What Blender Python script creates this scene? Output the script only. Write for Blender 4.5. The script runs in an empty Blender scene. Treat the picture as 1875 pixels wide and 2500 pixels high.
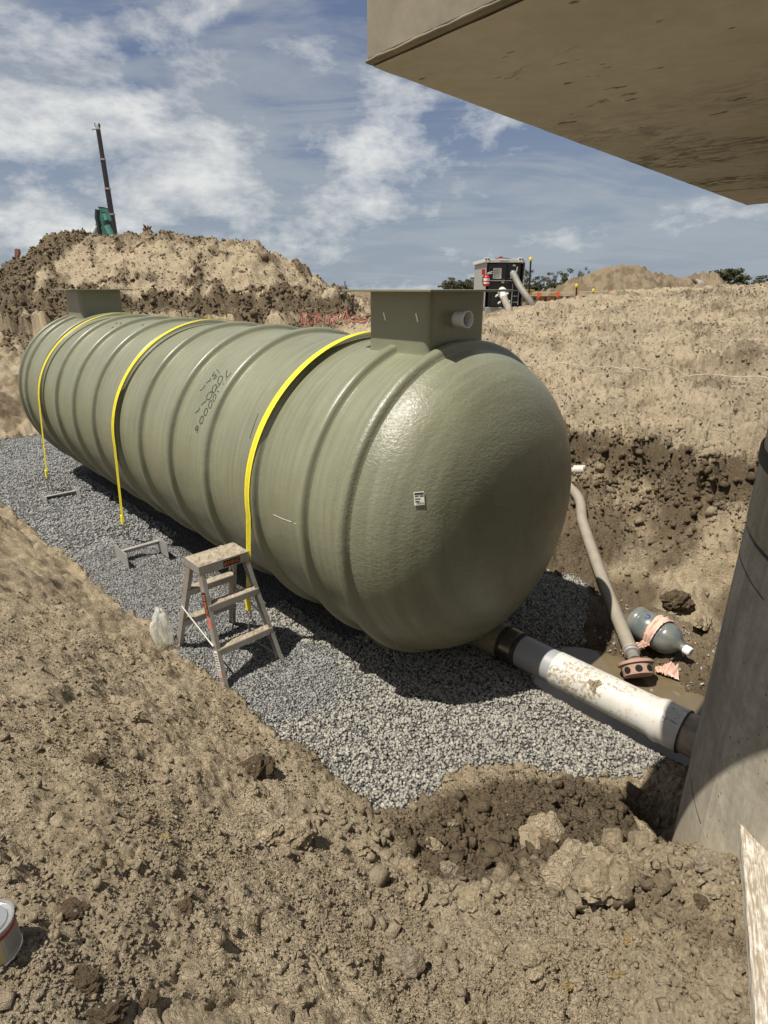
import bpy, math, random
import numpy as np
from mathutils import Vector, Matrix, Quaternion

R_ = math.radians
CLOUD = (7.7, 1.2, 3.3)
scene = bpy.context.scene
COL = scene.collection
rng = np.random.default_rng(7)
random.seed(7)

# ------------------------------------------------------------------ camera
FPX, CAM_Z = 1443.0, 2.7
PITCH = math.atan(545 / FPX)
SP, CP = math.sin(PITCH), math.cos(PITCH)
cd = bpy.data.cameras.new('camera')
cam = bpy.data.objects.new('camera', cd)
COL.objects.link(cam)
cam.location = (0, 0, CAM_Z)
cam.rotation_euler = (math.pi / 2 - PITCH, 0, 0)
cd.sensor_fit = 'VERTICAL'
cd.sensor_height = 36
cd.lens = 36 * FPX / 2500
cd.clip_start = 0.05
cd.clip_end = 3000
scene.camera = cam
scene.render.resolution_x, scene.render.resolution_y = 768, 1024

# ------------------------------------------------------------------ light
SUN = Vector((-0.415, -0.165, 1.0)).normalized()
EXPOSURE = 0.42
w = bpy.data.worlds.new('World')
scene.world = w
w.use_nodes = True
nt = w.node_tree
nt.nodes.clear()


def N(t, kind, **kw):
    n = t.nodes.new(kind)
    for k, v in kw.items():
        if k in n.inputs:
            n.inputs[k].default_value = v
        else:
            setattr(n, k, v)
    return n


def math_n(t, op, a, b=None, c=None, clamp=False):
    n = t.nodes.new('ShaderNodeMath')
    n.operation = op
    n.use_clamp = clamp
    for i, v in enumerate((a, b, c)):
        if v is None:
            continue
        if isinstance(v, (int, float)):
            n.inputs[i].default_value = v
        else:
            t.links.new(v, n.inputs[i])
    return n.outputs[0]


def mix_n(t, fac, a, b, blend='MIX'):
    n = t.nodes.new('ShaderNodeMix')
    n.data_type = 'RGBA'
    n.blend_type = blend
    for s, v in ((n.inputs[0], fac), (n.inputs[6], a), (n.inputs[7], b)):
        if isinstance(v, (int, float)):
            s.default_value = v
        elif isinstance(v, tuple):
            s.default_value = v if len(v) == 4 else (*v, 1)
        else:
            t.links.new(v, s)
    return n.outputs[2]


def ramp_n(t, fac, stops, interp='LINEAR'):
    n = t.nodes.new('ShaderNodeValToRGB')
    cr = n.color_ramp
    cr.interpolation = interp
    while len(cr.elements) < len(stops):
        cr.elements.new(0.5)
    for el, (p, c) in zip(cr.elements, stops):
        el.position = p
        el.color = (c, c, c, 1) if isinstance(c, (int, float)) else (*c, 1)
    t.links.new(fac, n.inputs[0])
    return n.outputs[0]


def noise_n(t, vec, scale, detail=4, rough=0.55, dist=0.0, out=0, lac=2.0):
    n = N(t, 'ShaderNodeTexNoise', Scale=scale, Detail=detail, Roughness=rough, Distortion=dist, Lacunarity=lac)
    if vec is not None:
        t.links.new(vec, n.inputs['Vector'])
    return n.outputs[out]


def mapping_n(t, vec, scale=(1, 1, 1), rot=(0, 0, 0), loc=(0, 0, 0)):
    n = N(t, 'ShaderNodeMapping')
    n.inputs['Scale'].default_value = scale
    n.inputs['Rotation'].default_value = rot
    n.inputs['Location'].default_value = loc
    t.links.new(vec, n.inputs['Vector'])
    return n.outputs[0]


out = N(nt, 'ShaderNodeOutputWorld')
bg = N(nt, 'ShaderNodeBackground')
bg.inputs['Strength'].default_value = 0.051
sky = N(nt, 'ShaderNodeTexSky')
sky.sky_type = 'NISHITA'
sky.sun_disc = False
sky.sun_elevation = math.asin(SUN.z)
sky.sun_rotation = math.atan2(SUN.x, SUN.y)
sky.air_density, sky.dust_density, sky.ozone_density = 1.0, 1.4, 1.3
tc = N(nt, 'ShaderNodeTexCoord')
sep = N(nt, 'ShaderNodeSeparateXYZ')
nt.links.new(tc.outputs['Generated'], sep.inputs[0])
zz = math_n(nt, 'MAXIMUM', math_n(nt, 'ADD', sep.outputs[2], 0.16), 0.03)
cx = math_n(nt, 'DIVIDE', sep.outputs[0], zz)
cy = math_n(nt, 'DIVIDE', sep.outputs[1], zz)
cmb = N(nt, 'ShaderNodeCombineXYZ')
nt.links.new(cx, cmb.inputs[0])
nt.links.new(cy, cmb.inputs[1])
pv = mapping_n(nt, cmb.outputs[0], (1.0, 0.8, 1), (0, 0, R_(25)), (3.3, 1.7, 0))
n_big = noise_n(nt, pv, 0.9, 6, 0.6, 0.4)
pw = mapping_n(nt, cmb.outputs[0], (0.7, 1.5, 1), (0, 0, R_(-14)), (7.1, 2.2, 0))
n_wisp = noise_n(nt, pw, 1.5, 8, 0.6, 0.9)
pp = mapping_n(nt, tc.outputs['Generated'], (1.0, 1.0, 2.1), (0, 0, R_(0)), CLOUD)
n_puff = noise_n(nt, pp, 4.4, 12, 0.62, 0.12)
n_cov = noise_n(nt, pp, 1.7, 2, 0.5)
veil = ramp_n(nt, math_n(nt, 'ADD', math_n(nt, 'MULTIPLY', n_big, 0.5), math_n(nt, 'MULTIPLY', n_wisp, 0.5)),
              [(0.41, 0.0), (0.57, 1.0)], 'EASE')
puff = ramp_n(nt, math_n(nt, 'ADD', math_n(nt, 'MULTIPLY', n_puff, 0.72), math_n(nt, 'MULTIPLY', n_cov, 0.28)),
              [(0.505, 0.0), (0.555, 0.45), (0.615, 1.0)])
blue = mix_n(nt, 0.55, sky.outputs[0], (2.3, 3.0, 5.2))
c1 = mix_n(nt, math_n(nt, 'MULTIPLY', veil, 0.58), blue, (6.4, 6.8, 7.1))
hz = ramp_n(nt, sep.outputs[2], [(0.0, 0.95), (0.30, 0.0)], 'EASE')
c1b = mix_n(nt, math_n(nt, 'MULTIPLY', hz, 0.7), c1, (5.4, 6.3, 7.2))
c2 = mix_n(nt, math_n(nt, 'MULTIPLY', puff, 0.85), c1b, (12.0, 12.1, 11.8))
nt.links.new(c2, bg.inputs['Color'])
nt.links.new(bg.outputs[0], out.inputs[0])

sl = bpy.data.lights.new('sun', 'SUN')
sl.energy = 5.0
sl.angle = R_(0.53)
sl.color = (1.0, 0.94, 0.84)
so = bpy.data.objects.new('sun', sl)
COL.objects.link(so)
so.rotation_euler = SUN.to_track_quat('Z', 'Y').to_euler()
so.location = (-8, -3, 25)

scene.view_settings.view_transform = 'Standard'
scene.view_settings.look = 'None'
scene.view_settings.exposure = EXPOSURE
scene.view_settings.gamma = 1
scene.view_settings.use_curve_mapping = False

# ------------------------------------------------------------------ frame: e across the trench, s along the tank
YAW = 0.7521
SY, CY = math.sin(YAW), math.cos(YAW)
E0, AX_Z, RT = 3.134, 1.251, 1.1         # tank axis (e, z) and radius


def W(e, s, z=0.0):
    return Vector((e * CY - s * SY, e * SY + s * CY, z))


DE, DS, DZ = W(1, 0, 0), W(0, 1, 0), Vector((0, 0, 1))


def ray(px, py):
    u, v = (px - 937.5) / FPX, (1250 - py) / FPX
    return Vector((u, CP + v * SP, -SP + v * CP))


CAMP = Vector((0, 0, CAM_Z))


def at_z(px, py, z):
    d = ray(px, py)
    return CAMP + d * ((z - CAM_Z) / d.z)


def at_y(px, py, y):
    d = ray(px, py)
    return CAMP + d * (y / d.y)


# ------------------------------------------------------------------ numpy noise
def _hash(ix, iy, seed):
    h = (ix.astype(np.int64) * 374761393 + iy.astype(np.int64) * 668265263 + seed * 974711) & 0xffffffff
    h = ((h ^ (h >> 13)) * 1274126177) & 0xffffffff
    h = ((h ^ (h >> 16)) * 2246822519) & 0xffffffff
    return ((h ^ (h >> 15)) & 0xffffff) / float(0x1000000)


def perlin(x, y, seed=0):
    x, y = np.asarray(x, float), np.asarray(y, float)
    ix, iy = np.floor(x), np.floor(y)
    fx, fy = x - ix, y - iy
    ux, uy = fx * fx * fx * (fx * (fx * 6 - 15) + 10), fy * fy * fy * (fy * (fy * 6 - 15) + 10)

    def g(ox, oy):
        a = _hash(ix + ox, iy + oy, seed) * 2 * np.pi
        return np.cos(a) * (fx - ox) + np.sin(a) * (fy - oy)
    a, b, c, d = g(0, 0), g(1, 0), g(0, 1), g(1, 1)
    return ((a + (b - a) * ux) * (1 - uy) + (c + (d - c) * ux) * uy) * 1.5


def fbm(x, y, seed=0, octv=4, gain=0.5):
    t, a = 0, 1.0
    for o in range(octv):
        t = t + a * perlin(x * 2 ** o, y * 2 ** o, seed + o * 17)
        a *= gain
    return t


def cells(x, y, seed=0):
    x, y = np.asarray(x, float), np.asarray(y, float)
    ix, iy = np.floor(x), np.floor(y)
    f1 = np.full(x.shape, 9.0)
    f2 = np.full(x.shape, 9.0)
    idv = np.zeros(x.shape)
    for ox in (-1, 0, 1):
        for oy in (-1, 0, 1):
            cx_, cy_ = ix + ox, iy + oy
            dx = cx_ + _hash(cx_, cy_, seed) - x
            dy = cy_ + _hash(cx_, cy_, seed + 5) - y
            d = np.sqrt(dx * dx + dy * dy)
            m = d < f1
            f2 = np.where(m, f1, np.minimum(f2, d))
            idv = np.where(m, _hash(cx_, cy_, seed + 9), idv)
            f1 = np.where(m, d, f1)
    return f1, f2, idv


def sstep(a):
    a = np.clip(a, 0, 1)
    return a * a * (3 - 2 * a)


def smin(a, b, k):
    h = np.clip(0.5 + 0.5 * (b - a) / k, 0, 1)
    return b + (a - b) * h - k * h * (1 - h)


def smax(a, b, k):
    return -smin(-a, -b, k)


# ------------------------------------------------------------------ terrain
def es_of(x, y):
    return x * CY + y * SY, -x * SY + y * CY


CYL_C, CYL_R = (2.31, 1.69), 1.0


def edges(x, y):
    e, s = es_of(x, y)
    e_edge = np.interp(s, [-20, .5, 1.73, 2.1, 3.3, 5, 8, 12.7, 20], [1.65, 1.65, 1.65, 1.62, 1.58, 1.49, 1.36, 1.15, 1.5])
    s_edge = np.interp(e, [-20, 1.5, 2.26, 2.8, 3.15, 3.8, 4.4, 5, 20], [1.75, 1.75, 1.70, 1.10, .9, .75, .6, .5, .5])
    wob = 0.08 * perlin(x * 1.7, y * 1.7, 3) + 0.045 * perlin(x * 5, y * 5, 4) + .03 * perlin(x * 13, y * 13, 2)
    return e, s, e_edge - e + wob, s_edge - s + wob, e - 4.88 + 2.2 * wob


def base_h(x, y):
    x, y = np.asarray(x, float), np.asarray(y, float)
    e, s, d1, d2, d3 = edges(x, y)
    z1 = smin(np.maximum(d1, -.2) * 0.70, 1.2, 0.35)
    z2 = smin(np.maximum(d2, -.2) * 0.50, 1.1, 0.3)
    near = smax(smax(z1, z2, 0.12), np.zeros_like(x), 0.05)
    cap = np.interp(s, [-10, 3.9, 6.9, 9.6, 12, 20, 60], [2.72, 2.70, 2.54, 2.10, 1.95, 1.95, 1.95])
    lipn = d3 + 0.26 * perlin(x * .9, y * .9, 12) + .12 * perlin(x * 2.7, y * 2.7, 13)
    z3 = np.interp(lipn, [-1, 0, .3, 1.10, 1.26, 1.36, 1.50, 1.66], [0, 0, .1, .60, .71, .82, 1.10, 1.19])
    z3 = np.where(lipn > 1.66, 1.19 + (cap - 1.19) * (1 - (1 - np.clip((lipn - 1.66) / 7.4, 0, 1)) ** 1.35), z3)
    drop = sstep((d3 - 9.3) / 5.0)
    z3 = np.where(d3 > 9.3, cap + (np.minimum(2.1, cap) - cap) * drop, z3)
    rampz = np.clip((s - 12.9) * 0.23, 0, 1.97)
    z = smax(smax(near, z3, 0.05), rampz, 0.1)
    # gravel heaped against the near side of the trench, hollow round the pipe
    fl = (z < 0.25)
    z = z + np.where(fl, 0.07 * np.exp(-((e - 1.85) / .35) ** 2) * sstep((s - 4.3) / 1.5) * (1 + .6 * np.sin(s * 2.1)), 0)
    z = z - 0.21 * np.exp(-(((e - 3.68) / .42) ** 4 + ((s - 1.32) / .74) ** 4))
    z = z - 0.08 * np.exp(-(((e - 3.95) / .4) ** 2 + ((s - 1.3) / .45) ** 2))
    # dug hollow in the near bank
    z = z - 0.16 * np.exp(-(((x - 0.62) / .42) ** 2 + ((y - 2.12) / .30) ** 2))
    z = z - 0.07 * np.exp(-(((x - 0.95) / .3) ** 2 + ((y - 2.35) / .2) ** 2))
    # soil heaped against the riser
    dc = np.hypot(x - CYL_C[0], y - CYL_C[1])
    z = z - 0.47 * np.exp(-(((x - 1.42) / .27) ** 2 + ((y - 2.09) / .27) ** 2))
    z = z + 0.16 * np.exp(-(((x - 1.44) / .2) ** 2 + ((y - 1.36) / .22) ** 2))
    # stockpile behind the tank
    zr = np.interp(x, [-40, -19, -16, -13.4, -12.6, -11.4, -10.4, -7.9, -7, -5.4, -4.2, -3.6, -2.55, -1.5, -.7, 0.2],
                   [1.4, 2.1, 2.45, 2.9, 3.35, 4.05, 4.22, 4.2, 4.28, 3.98, 4.02, 3.7, 3.1, 2.5, 2.2, 1.0])
    zr = zr + 0.1 * perlin(x * .8, y * .3, 21)
    zm = zr + 0.25 - 0.70 * np.sqrt((y - 22) ** 2 + .35) + 0.22
    cut = 1.97 + (0.62 + .2 * perlin(x * .7, y * .2, 30)) * sstep((y - 18.1 - .35 * perlin(x * .5, y * .1, 31)) / .55)
    cut = np.where((x < -1.0) & (y < 21), np.minimum(cut, zr), 0)
    zm = np.where(y > 17, np.maximum(zm, cut), -9)
    z = np.maximum(z, zm)
    # far heaps right of the pump
    zh = np.interp(x, [9, 10.6, 12.6, 14.6, 16.4, 18.1, 19.3, 20.4, 21.4, 22.4, 23.4, 26],
                   [1.9, 2.45, 3.3, 4.0, 4.15, 3.6, 3.45, 3.45, 3.9, 3.2, 2.6, 2.0])
    zh = zh - 0.5 * np.abs(y - 42)
    z = np.maximum(z, np.where(y > 30, zh, -9))
    return z


def soil_masks(x, y, z):
    e, s, d1, d2, d3 = edges(x, y)
    infloor = np.minimum(np.minimum(-d1, -d2), np.minimum(-d3, 12.75 - s + 0.3 * perlin(x, y, 8)))
    grav = sstep(infloor / 0.05 + 0.5)
    n = fbm(x * 1.3, y * 1.3, 40, 4)
    damp = 0.10 + 0.0 * x
    lipd = d3 + 0.26 * perlin(x * .9, y * .9, 12) + .12 * perlin(x * 2.7, y * 2.7, 13)
    damp = damp + 1.25 * np.exp(-(((x - .80) / .66) ** 4 + ((y - 2.22) / .36) ** 4))       # dug hollow
    damp = damp + 0.45 * np.exp(-((d1 - 0.02) / .10) ** 2) * (s < 2.6)
    damp = damp + 1.5 * np.exp(-((lipd - 1.38 + .05 * n) / .135) ** 2) * (z < 1.6) * np.clip(.95 + .6 * n, .55, 1.3)            # lip of the far bank: damp, with crevice shade put into the colour
    damp = damp + 0.85 * sstep((1.45 - lipd) / .3) * sstep((d3 + .1) / .1) * np.clip(0.8 + 1.2 * n, .1, 1.3)
    damp = damp + 0.8 * np.exp(-(((e - 3.8) / .5) ** 2 + ((s - 1.2) / .7) ** 2))
    damp = damp + 0.65 * sstep((2.75 + .35 * n - z) / .35) * ((y > 17.2) & (y < 24) & (x < -1))
    damp = damp + 0.55 * sstep((-10.2 + 1.2 * n - x + .5 * (y - 20)) / 1.0) * ((y > 17.5) & (x < -7))
    damp = damp + 0.45 * sstep((z - 3.9 - .4 * n) / .25) * (y > 17) * (y < 26)
    damp = damp + 0.35 * np.exp(-((s - 14.2) / .7) ** 2) * (e < 7)
    damp = damp + 0.35 * sstep((n - .1) / .3) * (y > 4)
    damp = damp + .6 * (y > 30)
    damp = damp + np.clip(.06 + .4 * n, 0, .5) * ((y > 17) & (y < 30))
    damp = damp + np.clip(.38 + .6 * fbm(e * 2.5, s * .5, 44, 3), 0, .8) * (s > 12.6) * (y < 18.4)
    damp = damp + .25 * sstep(fbm(e * 1.6, s * .35, 45, 3) / .3) * (d3 > 1.7) * (y < 17)
    mudz = sstep((e - np.interp(s, [.5, 1.2, 1.6, 2.0, 2.4], [3.3, 3.62, 3.72, 4.2, 5.0]) + .05 * n) / .06 + .5)
    grav = grav * (1 - mudz)
    damp = damp + .55 * mudz * (e < 4.9) * (s < 2.4)
    return np.clip(damp, 0, 1), grav


def dry_mask(x, y, z):
    e, s, d1, d2, d3 = edges(x, y)
    n = fbm(x * .8, y * .8, 43, 4)
    dry = sstep((d3 - 1.65 - .15 * n) / .35) * (y < 17) * (s < 11.5) * np.clip(.55 + .6 * n, .1, .9)
    dry = dry + .55 * sstep((n + .05) / .5) * (d3 < 0)
    dry = dry + .12 * ((y > 17) & (z > 2.4) & (y < 30)) * (.5 + n)
    return np.clip(dry, 0, 1)



def detail_h(x, y, z, damp, grav):
    """clods, cracks and crumbs, in metres"""
    r = np.hypot(x, y)
    rough = 0.85 + 0.75 * damp + 0.5 * np.clip(fbm(x * 0.9, y * 0.9, 50, 3), -.6, 1)
    # foreground right of the middle is more broken up
    rough = rough + 0.5 * sstep((x + .1) / .7) * (r < 3.6)
    rough = np.clip(rough, .5, 1.9)
    a = R_(33)
    xa, ya = x * math.cos(a) + y * math.sin(a), -x * math.sin(a) + y * math.cos(a)
    h = 0.030 * fbm(x * 2.3, y * 2.3, 60, 3)
    bil, am = 0, 1.0
    for o in range(4):
        fq = 4.3 * 2.05 ** o
        bil = bil + am * np.abs(perlin(x * fq + 3.1 * o, y * fq, 80 + o))
        am *= .62
    h = h + .045 * (rough - .15) * (bil - .6)
    tr = sstep((es_of(x, y)[0] - 6.3) / .5) * (y < 17)
    eT_, sT_ = es_of(x, y)
    h = h + tr * .07 * np.tanh((eT_ - 8.6 + .25 * perlin(sT_ * .6, eT_ * 0 + 2.2, 89)) / .10) + tr * (.035 * perlin(eT_ * 2.6, sT_ * .35, 85) + .018 * perlin(eT_ * 7, sT_ * .5, 86))
    lo = sstep((eT_ - 4.9) / .2) * sstep((6.3 - eT_) / .2)
    h = h + lo * .12 * perlin(eT_ * 3.2 + .4 * perlin(x * 2, y * 2, 88), sT_ * .9, 87)
    wx = x + .035 * perlin(x * 9, y * 9, 70)
    wy = y + .035 * perlin(x * 9, y * 9, 71)

    def clod(f1, f2, iv, w_):
        return np.clip((f2 - f1) / w_, 0, 1) ** .6 * .75 + iv * .7 - .75
    f1, f2, iv = cells(wx * 6.5, wy * 6.5, 61)
    h = h + rough * 0.016 * clod(f1, f2, iv, .35)
    xa2, ya2 = xa + .03 * perlin(x * 16, y * 16, 72), ya + .03 * perlin(x * 16, y * 16, 73)
    f1, f2, iv = cells(xa2 * 9, ya2 * 21, 62)
    h = h + rough * 0.012 * clod(f1, f2, iv, .35)
    f1, f2, iv = cells(wx * 37 + .5 * perlin(x * 40, y * 40, 74), wy * 37, 63)
    h = h + rough * 0.005 * clod(f1, f2, iv, .3) * np.clip(2.4 - r / 3.5, 0, 1)
    ck = np.abs(perlin(xa2 * 4.2 + .5 * perlin(x * 6, y * 6, 77), ya2 * 10.5, 78))
    ckm = sstep((fbm(x * 1.1, y * 1.1, 79, 2) + .25) / .4)
    h = h - .024 * ckm * np.clip(1 - ck / .075, 0, 1) * (r < 7)
    far = sstep((r - 4.5) / 3.0)
    f1, f2, iv = cells(wx * 3.2 + .3 * perlin(x * 5, y * 5, 75), wy * 3.2, 64)
    h = h + far * rough * .075 * clod(f1, f2, iv, .3)
    f1, f2, iv = cells(wx * 9 + .4 * perlin(x * 11, y * 11, 76), wy * 9, 68)
    h = h + far * rough * .042 * clod(f1, f2, iv, .35) - far * .05 * rough * np.exp(-((f2 - f1) / .09) ** 2) * (r < 16) * sstep((eT_ - 6.2) / .4)
    vfar = sstep((r - 15) / 3.0)
    f1, f2, iv = cells(x * 1.3 + .25 * perlin(x * 3, y * 3, 5), y * 1.3 + z * .7, 65)
    h = h + vfar * (.3 + damp) * .21 * clod(f1, f2, iv, .4)
    f1, f2, iv = cells(x * 3.4 + .3 * perlin(x * 5, y * 5, 6), y * 3.4 + z, 69)
    h = h + vfar * (.6 + damp) * .10 * clod(f1, f2, iv, .4)
    # rills down the stockpile face
    h = h + np.where((y > 18.5) & (y < 23), .05 * perlin(x * 2.4 + .35 * z, y * .3, 66) * (1 - damp), 0)
    return h * (1 - .9 * grav) + grav * .012 * perlin(x * 7, y * 7, 67)


def full_h(x, y):
    x, y = np.asarray(x, float), np.asarray(y, float)
    z = base_h(x, y)
    damp, grav = soil_masks(x, y, z)
    return z + detail_h(x, y, z, damp, grav)


def hz_at(x, y):
    return float(full_h(np.array([x]), np.array([y]))[0])


def hit(px, py, lift=0.0, tmax=60.0):
    """where the line of sight of a pixel meets the ground"""
    d = ray(px, py)
    t = np.concatenate([np.linspace(.9, 9, 1400), np.linspace(9, tmax, 1600)])
    zz_ = base_h(d.x * t, d.y * t) + lift
    below = np.where(CAM_Z + d.z * t < zz_)[0]
    i = below[0] if len(below) else len(t) - 1
    return CAMP + d * float(t[i])


# ------------------------------------------------------------------ materials
MATS = {}


def new_mat(name):
    m = bpy.data.materials.new(name)
    m.use_nodes = True
    t = m.node_tree
    b = t.nodes['Principled BSDF']
    MATS[name] = m
    return m, t, b


def bump(t, b, h, strength, dist):
    n = N(t, 'ShaderNodeBump', Strength=strength, Distance=dist)
    t.links.new(h, n.inputs['Height'])
    t.links.new(n.outputs[0], b.inputs['Normal'])
    return n


def simple(name, col, rough=0.6, metal=0.0, var=0.18, scale=14, dirt=None, dirt_amt=0.35, bmp=0.15, bscale=60, spec=0.5):
    m, t, b = new_mat(name)
    pos = N(t, 'ShaderNodeNewGeometry').outputs['Position']
    n1 = noise_n(t, pos, scale, 5, .6)
    c = mix_n(t, n1, tuple(max(0, k * (1 - var)) for k in col), tuple(min(1, k * (1 + var)) for k in col))
    if dirt:
        f = ramp_n(t, noise_n(t, pos, scale * .6, 6, .65, .3), [(.5 - .1, 0), (.72, 1)])
        c = mix_n(t, math_n(t, 'MULTIPLY', f, dirt_amt), c, dirt)
    t.links.new(c, b.inputs['Base Color'])
    b.inputs['Roughness'].default_value = rough
    b.inputs['Metallic'].default_value = metal
    b.inputs['Specular IOR Level'].default_value = spec
    if bmp:
        bump(t, b, noise_n(t, pos, bscale, 4, .6), bmp, .004)
    return m


SOIL_D, SOIL_M, SOIL_L = (.085, .062, .037), (.315, .250, .160), (.525, .432, .297)


def soil_mat(name, ground=True, base=None):
    m, t, b = new_mat(name)
    pos = N(t, 'ShaderNodeNewGeometry').outputs['Position']
    n1 = noise_n(t, pos, 1.4, 6, .6, .2)
    n2 = noise_n(t, pos, 16, 8, .72)
    n3 = noise_n(t, pos, 70, 6, .75)
    if base:
        c = mix_n(t, n2, tuple(k * .72 for k in base), tuple(min(1, k * 1.25) for k in base))
    else:
        f = ramp_n(t, math_n(t, 'ADD', math_n(t, 'MULTIPLY', n1, .55), math_n(t, 'MULTIPLY', n2, .45)), [(.34, 0), (.64, 1)])
        c = mix_n(t, f, SOIL_M, SOIL_L)
        # yellow ochre and chalky patches
        oc = ramp_n(t, noise_n(t, pos, 3.1, 5, .6, .4), [(.64, 0), (.76, 1)])
        c = mix_n(t, math_n(t, 'MULTIPLY', oc, .4), c, (.40, .29, .13))
        ch = ramp_n(t, noise_n(t, mapping_n(t, pos, loc=(5, 3, 1)), 2.2, 7, .7, .3), [(.66, 0), (.78, 1)])
        c = mix_n(t, math_n(t, 'MULTIPLY', ch, .55), c, (.50, .43, .34))
    c = mix_n(t, .85, c, ramp_n(t, n3, [(.30, .36), (.5, .85), (.68, 1.25)]), 'MULTIPLY')
    # pale grit flecks
    v = N(t, 'ShaderNodeTexVoronoi', Scale=70.0)
    t.links.new(pos, v.inputs['Vector'])
    sc = N(t, 'ShaderNodeSeparateColor')
    t.links.new(v.outputs['Color'], sc.inputs[0])
    fl = math_n(t, 'MULTIPLY', math_n(t, 'LESS_THAN', v.outputs['Distance'], .28), math_n(t, 'GREATER_THAN', sc.outputs[0], .93))
    c = mix_n(t, math_n(t, 'MULTIPLY', fl, .7), c, mix_n(t, sc.outputs[1], (.62, .55, .44), (.5, .5, .5)))
    n4 = noise_n(t, pos, 240, 3, .7)
    hgt = math_n(t, 'ADD', math_n(t, 'ADD', math_n(t, 'MULTIPLY', n2, .75), math_n(t, 'MULTIPLY', n4, .16)), math_n(t, 'MULTIPLY', n3, .62))
    ve = N(t, 'ShaderNodeTexVoronoi', Scale=24.0, feature='DISTANCE_TO_EDGE')
    wv_ = mix_n(t, .08, pos, noise_n(t, pos, 18, 3, .6, 0, 1), 'ADD')
    t.links.new(mapping_n(t, wv_, (1, 2.0, 1.4), (0, 0, R_(-33))), ve.inputs['Vector'])
    crk = ramp_n(t, ve.outputs['Distance'], [(0, 0), (.13, 1)])
    hgt = math_n(t, 'ADD', hgt, math_n(t, 'MULTIPLY', math_n(t, 'MULTIPLY', crk, ramp_n(t, n1, [(.42, 0), (.6, 1)])), .30))
    if ground:
        damp = N(t, 'ShaderNodeAttribute', attribute_name='damp').outputs['Fac']
        dm = ramp_n(t, math_n(t, 'ADD', damp, math_n(t, 'MULTIPLY', math_n(t, 'SUBTRACT', n2, .5), .9)), [(.28, 0), (.85, 1)])
        dry = N(t, 'ShaderNodeAttribute', attribute_name='dry').outputs['Fac']
        c = mix_n(t, math_n(t, 'MULTIPLY', dry, ramp_n(t, n2, [(.3, .35), (.6, 1)])), c, mix_n(t, n3, (.30, .246, .172), (.45, .378, .278)))
        dark = mix_n(t, n3, SOIL_D, (.125, .091, .056))
        c = mix_n(t, math_n(t, 'MULTIPLY', dm, .85), c, dark)
        g = N(t, 'ShaderNodeAttribute', attribute_name='gravel').outputs['Fac']
        vg = N(t, 'ShaderNodeTexVoronoi', Scale=62.0)
        t.links.new(pos, vg.inputs['Vector'])
        sg = N(t, 'ShaderNodeSeparateColor')
        t.links.new(vg.outputs['Color'], sg.inputs[0])
        gc = mix_n(t, sg.outputs[0], (.085, .086, .084), (.21, .207, .197))
        c = mix_n(t, g, c, gc)
        hgt = mix_n(t, g, hgt, math_n(t, 'MULTIPLY', vg.outputs['Distance'], -1.6))
    t.links.new(c, b.inputs['Base Color'])
    b.inputs['Roughness'].default_value = .95
    b.inputs['Specular IOR Level'].default_value = .15
    bump(t, b, hgt, 1.0, .030)
    return m


soil_mat('soil')
soil_mat('clod_soil', False)
soil_mat('clod_dark', False, (.14, .103, .064))
soil_mat('clod_pale', False, (.36, .30, .215))
soil_mat('clod_ochre', False, (.40, .30, .15))


def attr_stone(name, lo, hi, bscale=90):
    m, t, b = new_mat(name)
    pos = N(t, 'ShaderNodeNewGeometry').outputs['Position']
    a = N(t, 'ShaderNodeAttribute', attribute_name='tone').outputs['Fac']
    n3 = noise_n(t, pos, bscale, 3, .6)
    c = mix_n(t, a, lo, hi)
    c = mix_n(t, .4, c, ramp_n(t, n3, [(.3, .55), (.7, 1.0)]), 'MULTIPLY')
    t.links.new(c, b.inputs['Base Color'])
    b.inputs['Roughness'].default_value = .88
    b.inputs['Specular IOR Level'].default_value = .25
    bump(t, b, n3, .4, .004)
    return m


attr_stone('aggregate', (.15, .147, .134), (.45, .425, .365))
attr_stone('fine_aggregate', (.18, .183, .182), (.36, .362, .352))
attr_stone('crumb', (.115, .086, .055), (.43, .355, .25), 40)

# green glass-fibre gel coat
m, t, b = new_mat('gelcoat')
uv = N(t, 'ShaderNodeUVMap', uv_map='wrap').outputs[0]
pos = N(t, 'ShaderNodeNewGeometry').outputs['Position']
stre = noise_n(t, mapping_n(t, uv, (26, 1.0, 1)), 1.0, 6, .6)
blot = noise_n(t, pos, 1.6, 5, .55)
fine = noise_n(t, mapping_n(t, uv, (120, 3.5, 1)), 1.0, 4, .6)
base_c = mix_n(t, ramp_n(t, math_n(t, 'ADD', math_n(t, 'MULTIPLY', stre, .6), math_n(t, 'MULTIPLY', blot, .4)), [(.35, 0), (.66, 1)]),
               (.143, .145, .092), (.214, .216, .145))
pale = ramp_n(t, fine, [(.66, 0), (.8, 1)])
base_c = mix_n(t, math_n(t, 'MULTIPLY', pale, .45), base_c, (.38, .38, .30))
dust = ramp_n(t, noise_n(t, pos, 5.5, 6, .7, .4), [(.6, 0), (.8, 1)])
base_c = mix_n(t, math_n(t, 'MULTIPLY', dust, .32), base_c, (.32, .29, .21))
szz = N(t, 'ShaderNodeSeparateXYZ')
t.links.new(pos, szz.inputs[0])
low = ramp_n(t, szz.outputs[2], [(.15, 1.0), (.95, .0)])
spl = ramp_n(t, math_n(t, 'ADD', noise_n(t, pos, 24, 6, .72, .2), math_n(t, 'MULTIPLY', low, .16)), [(.60, 0), (.70, 1)])
base_c = mix_n(t, math_n(t, 'MULTIPLY', spl, math_n(t, 'MULTIPLY', low, .6)), base_c, (.26, .215, .145))
t.links.new(base_c, b.inputs['Base Color'])
t.links.new(ramp_n(t, noise_n(t, pos, 9, 6, .7), [(.3, .30), (.7, .46)]), b.inputs['Roughness'])
b.inputs['Specular IOR Level'].default_value = .5
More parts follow.
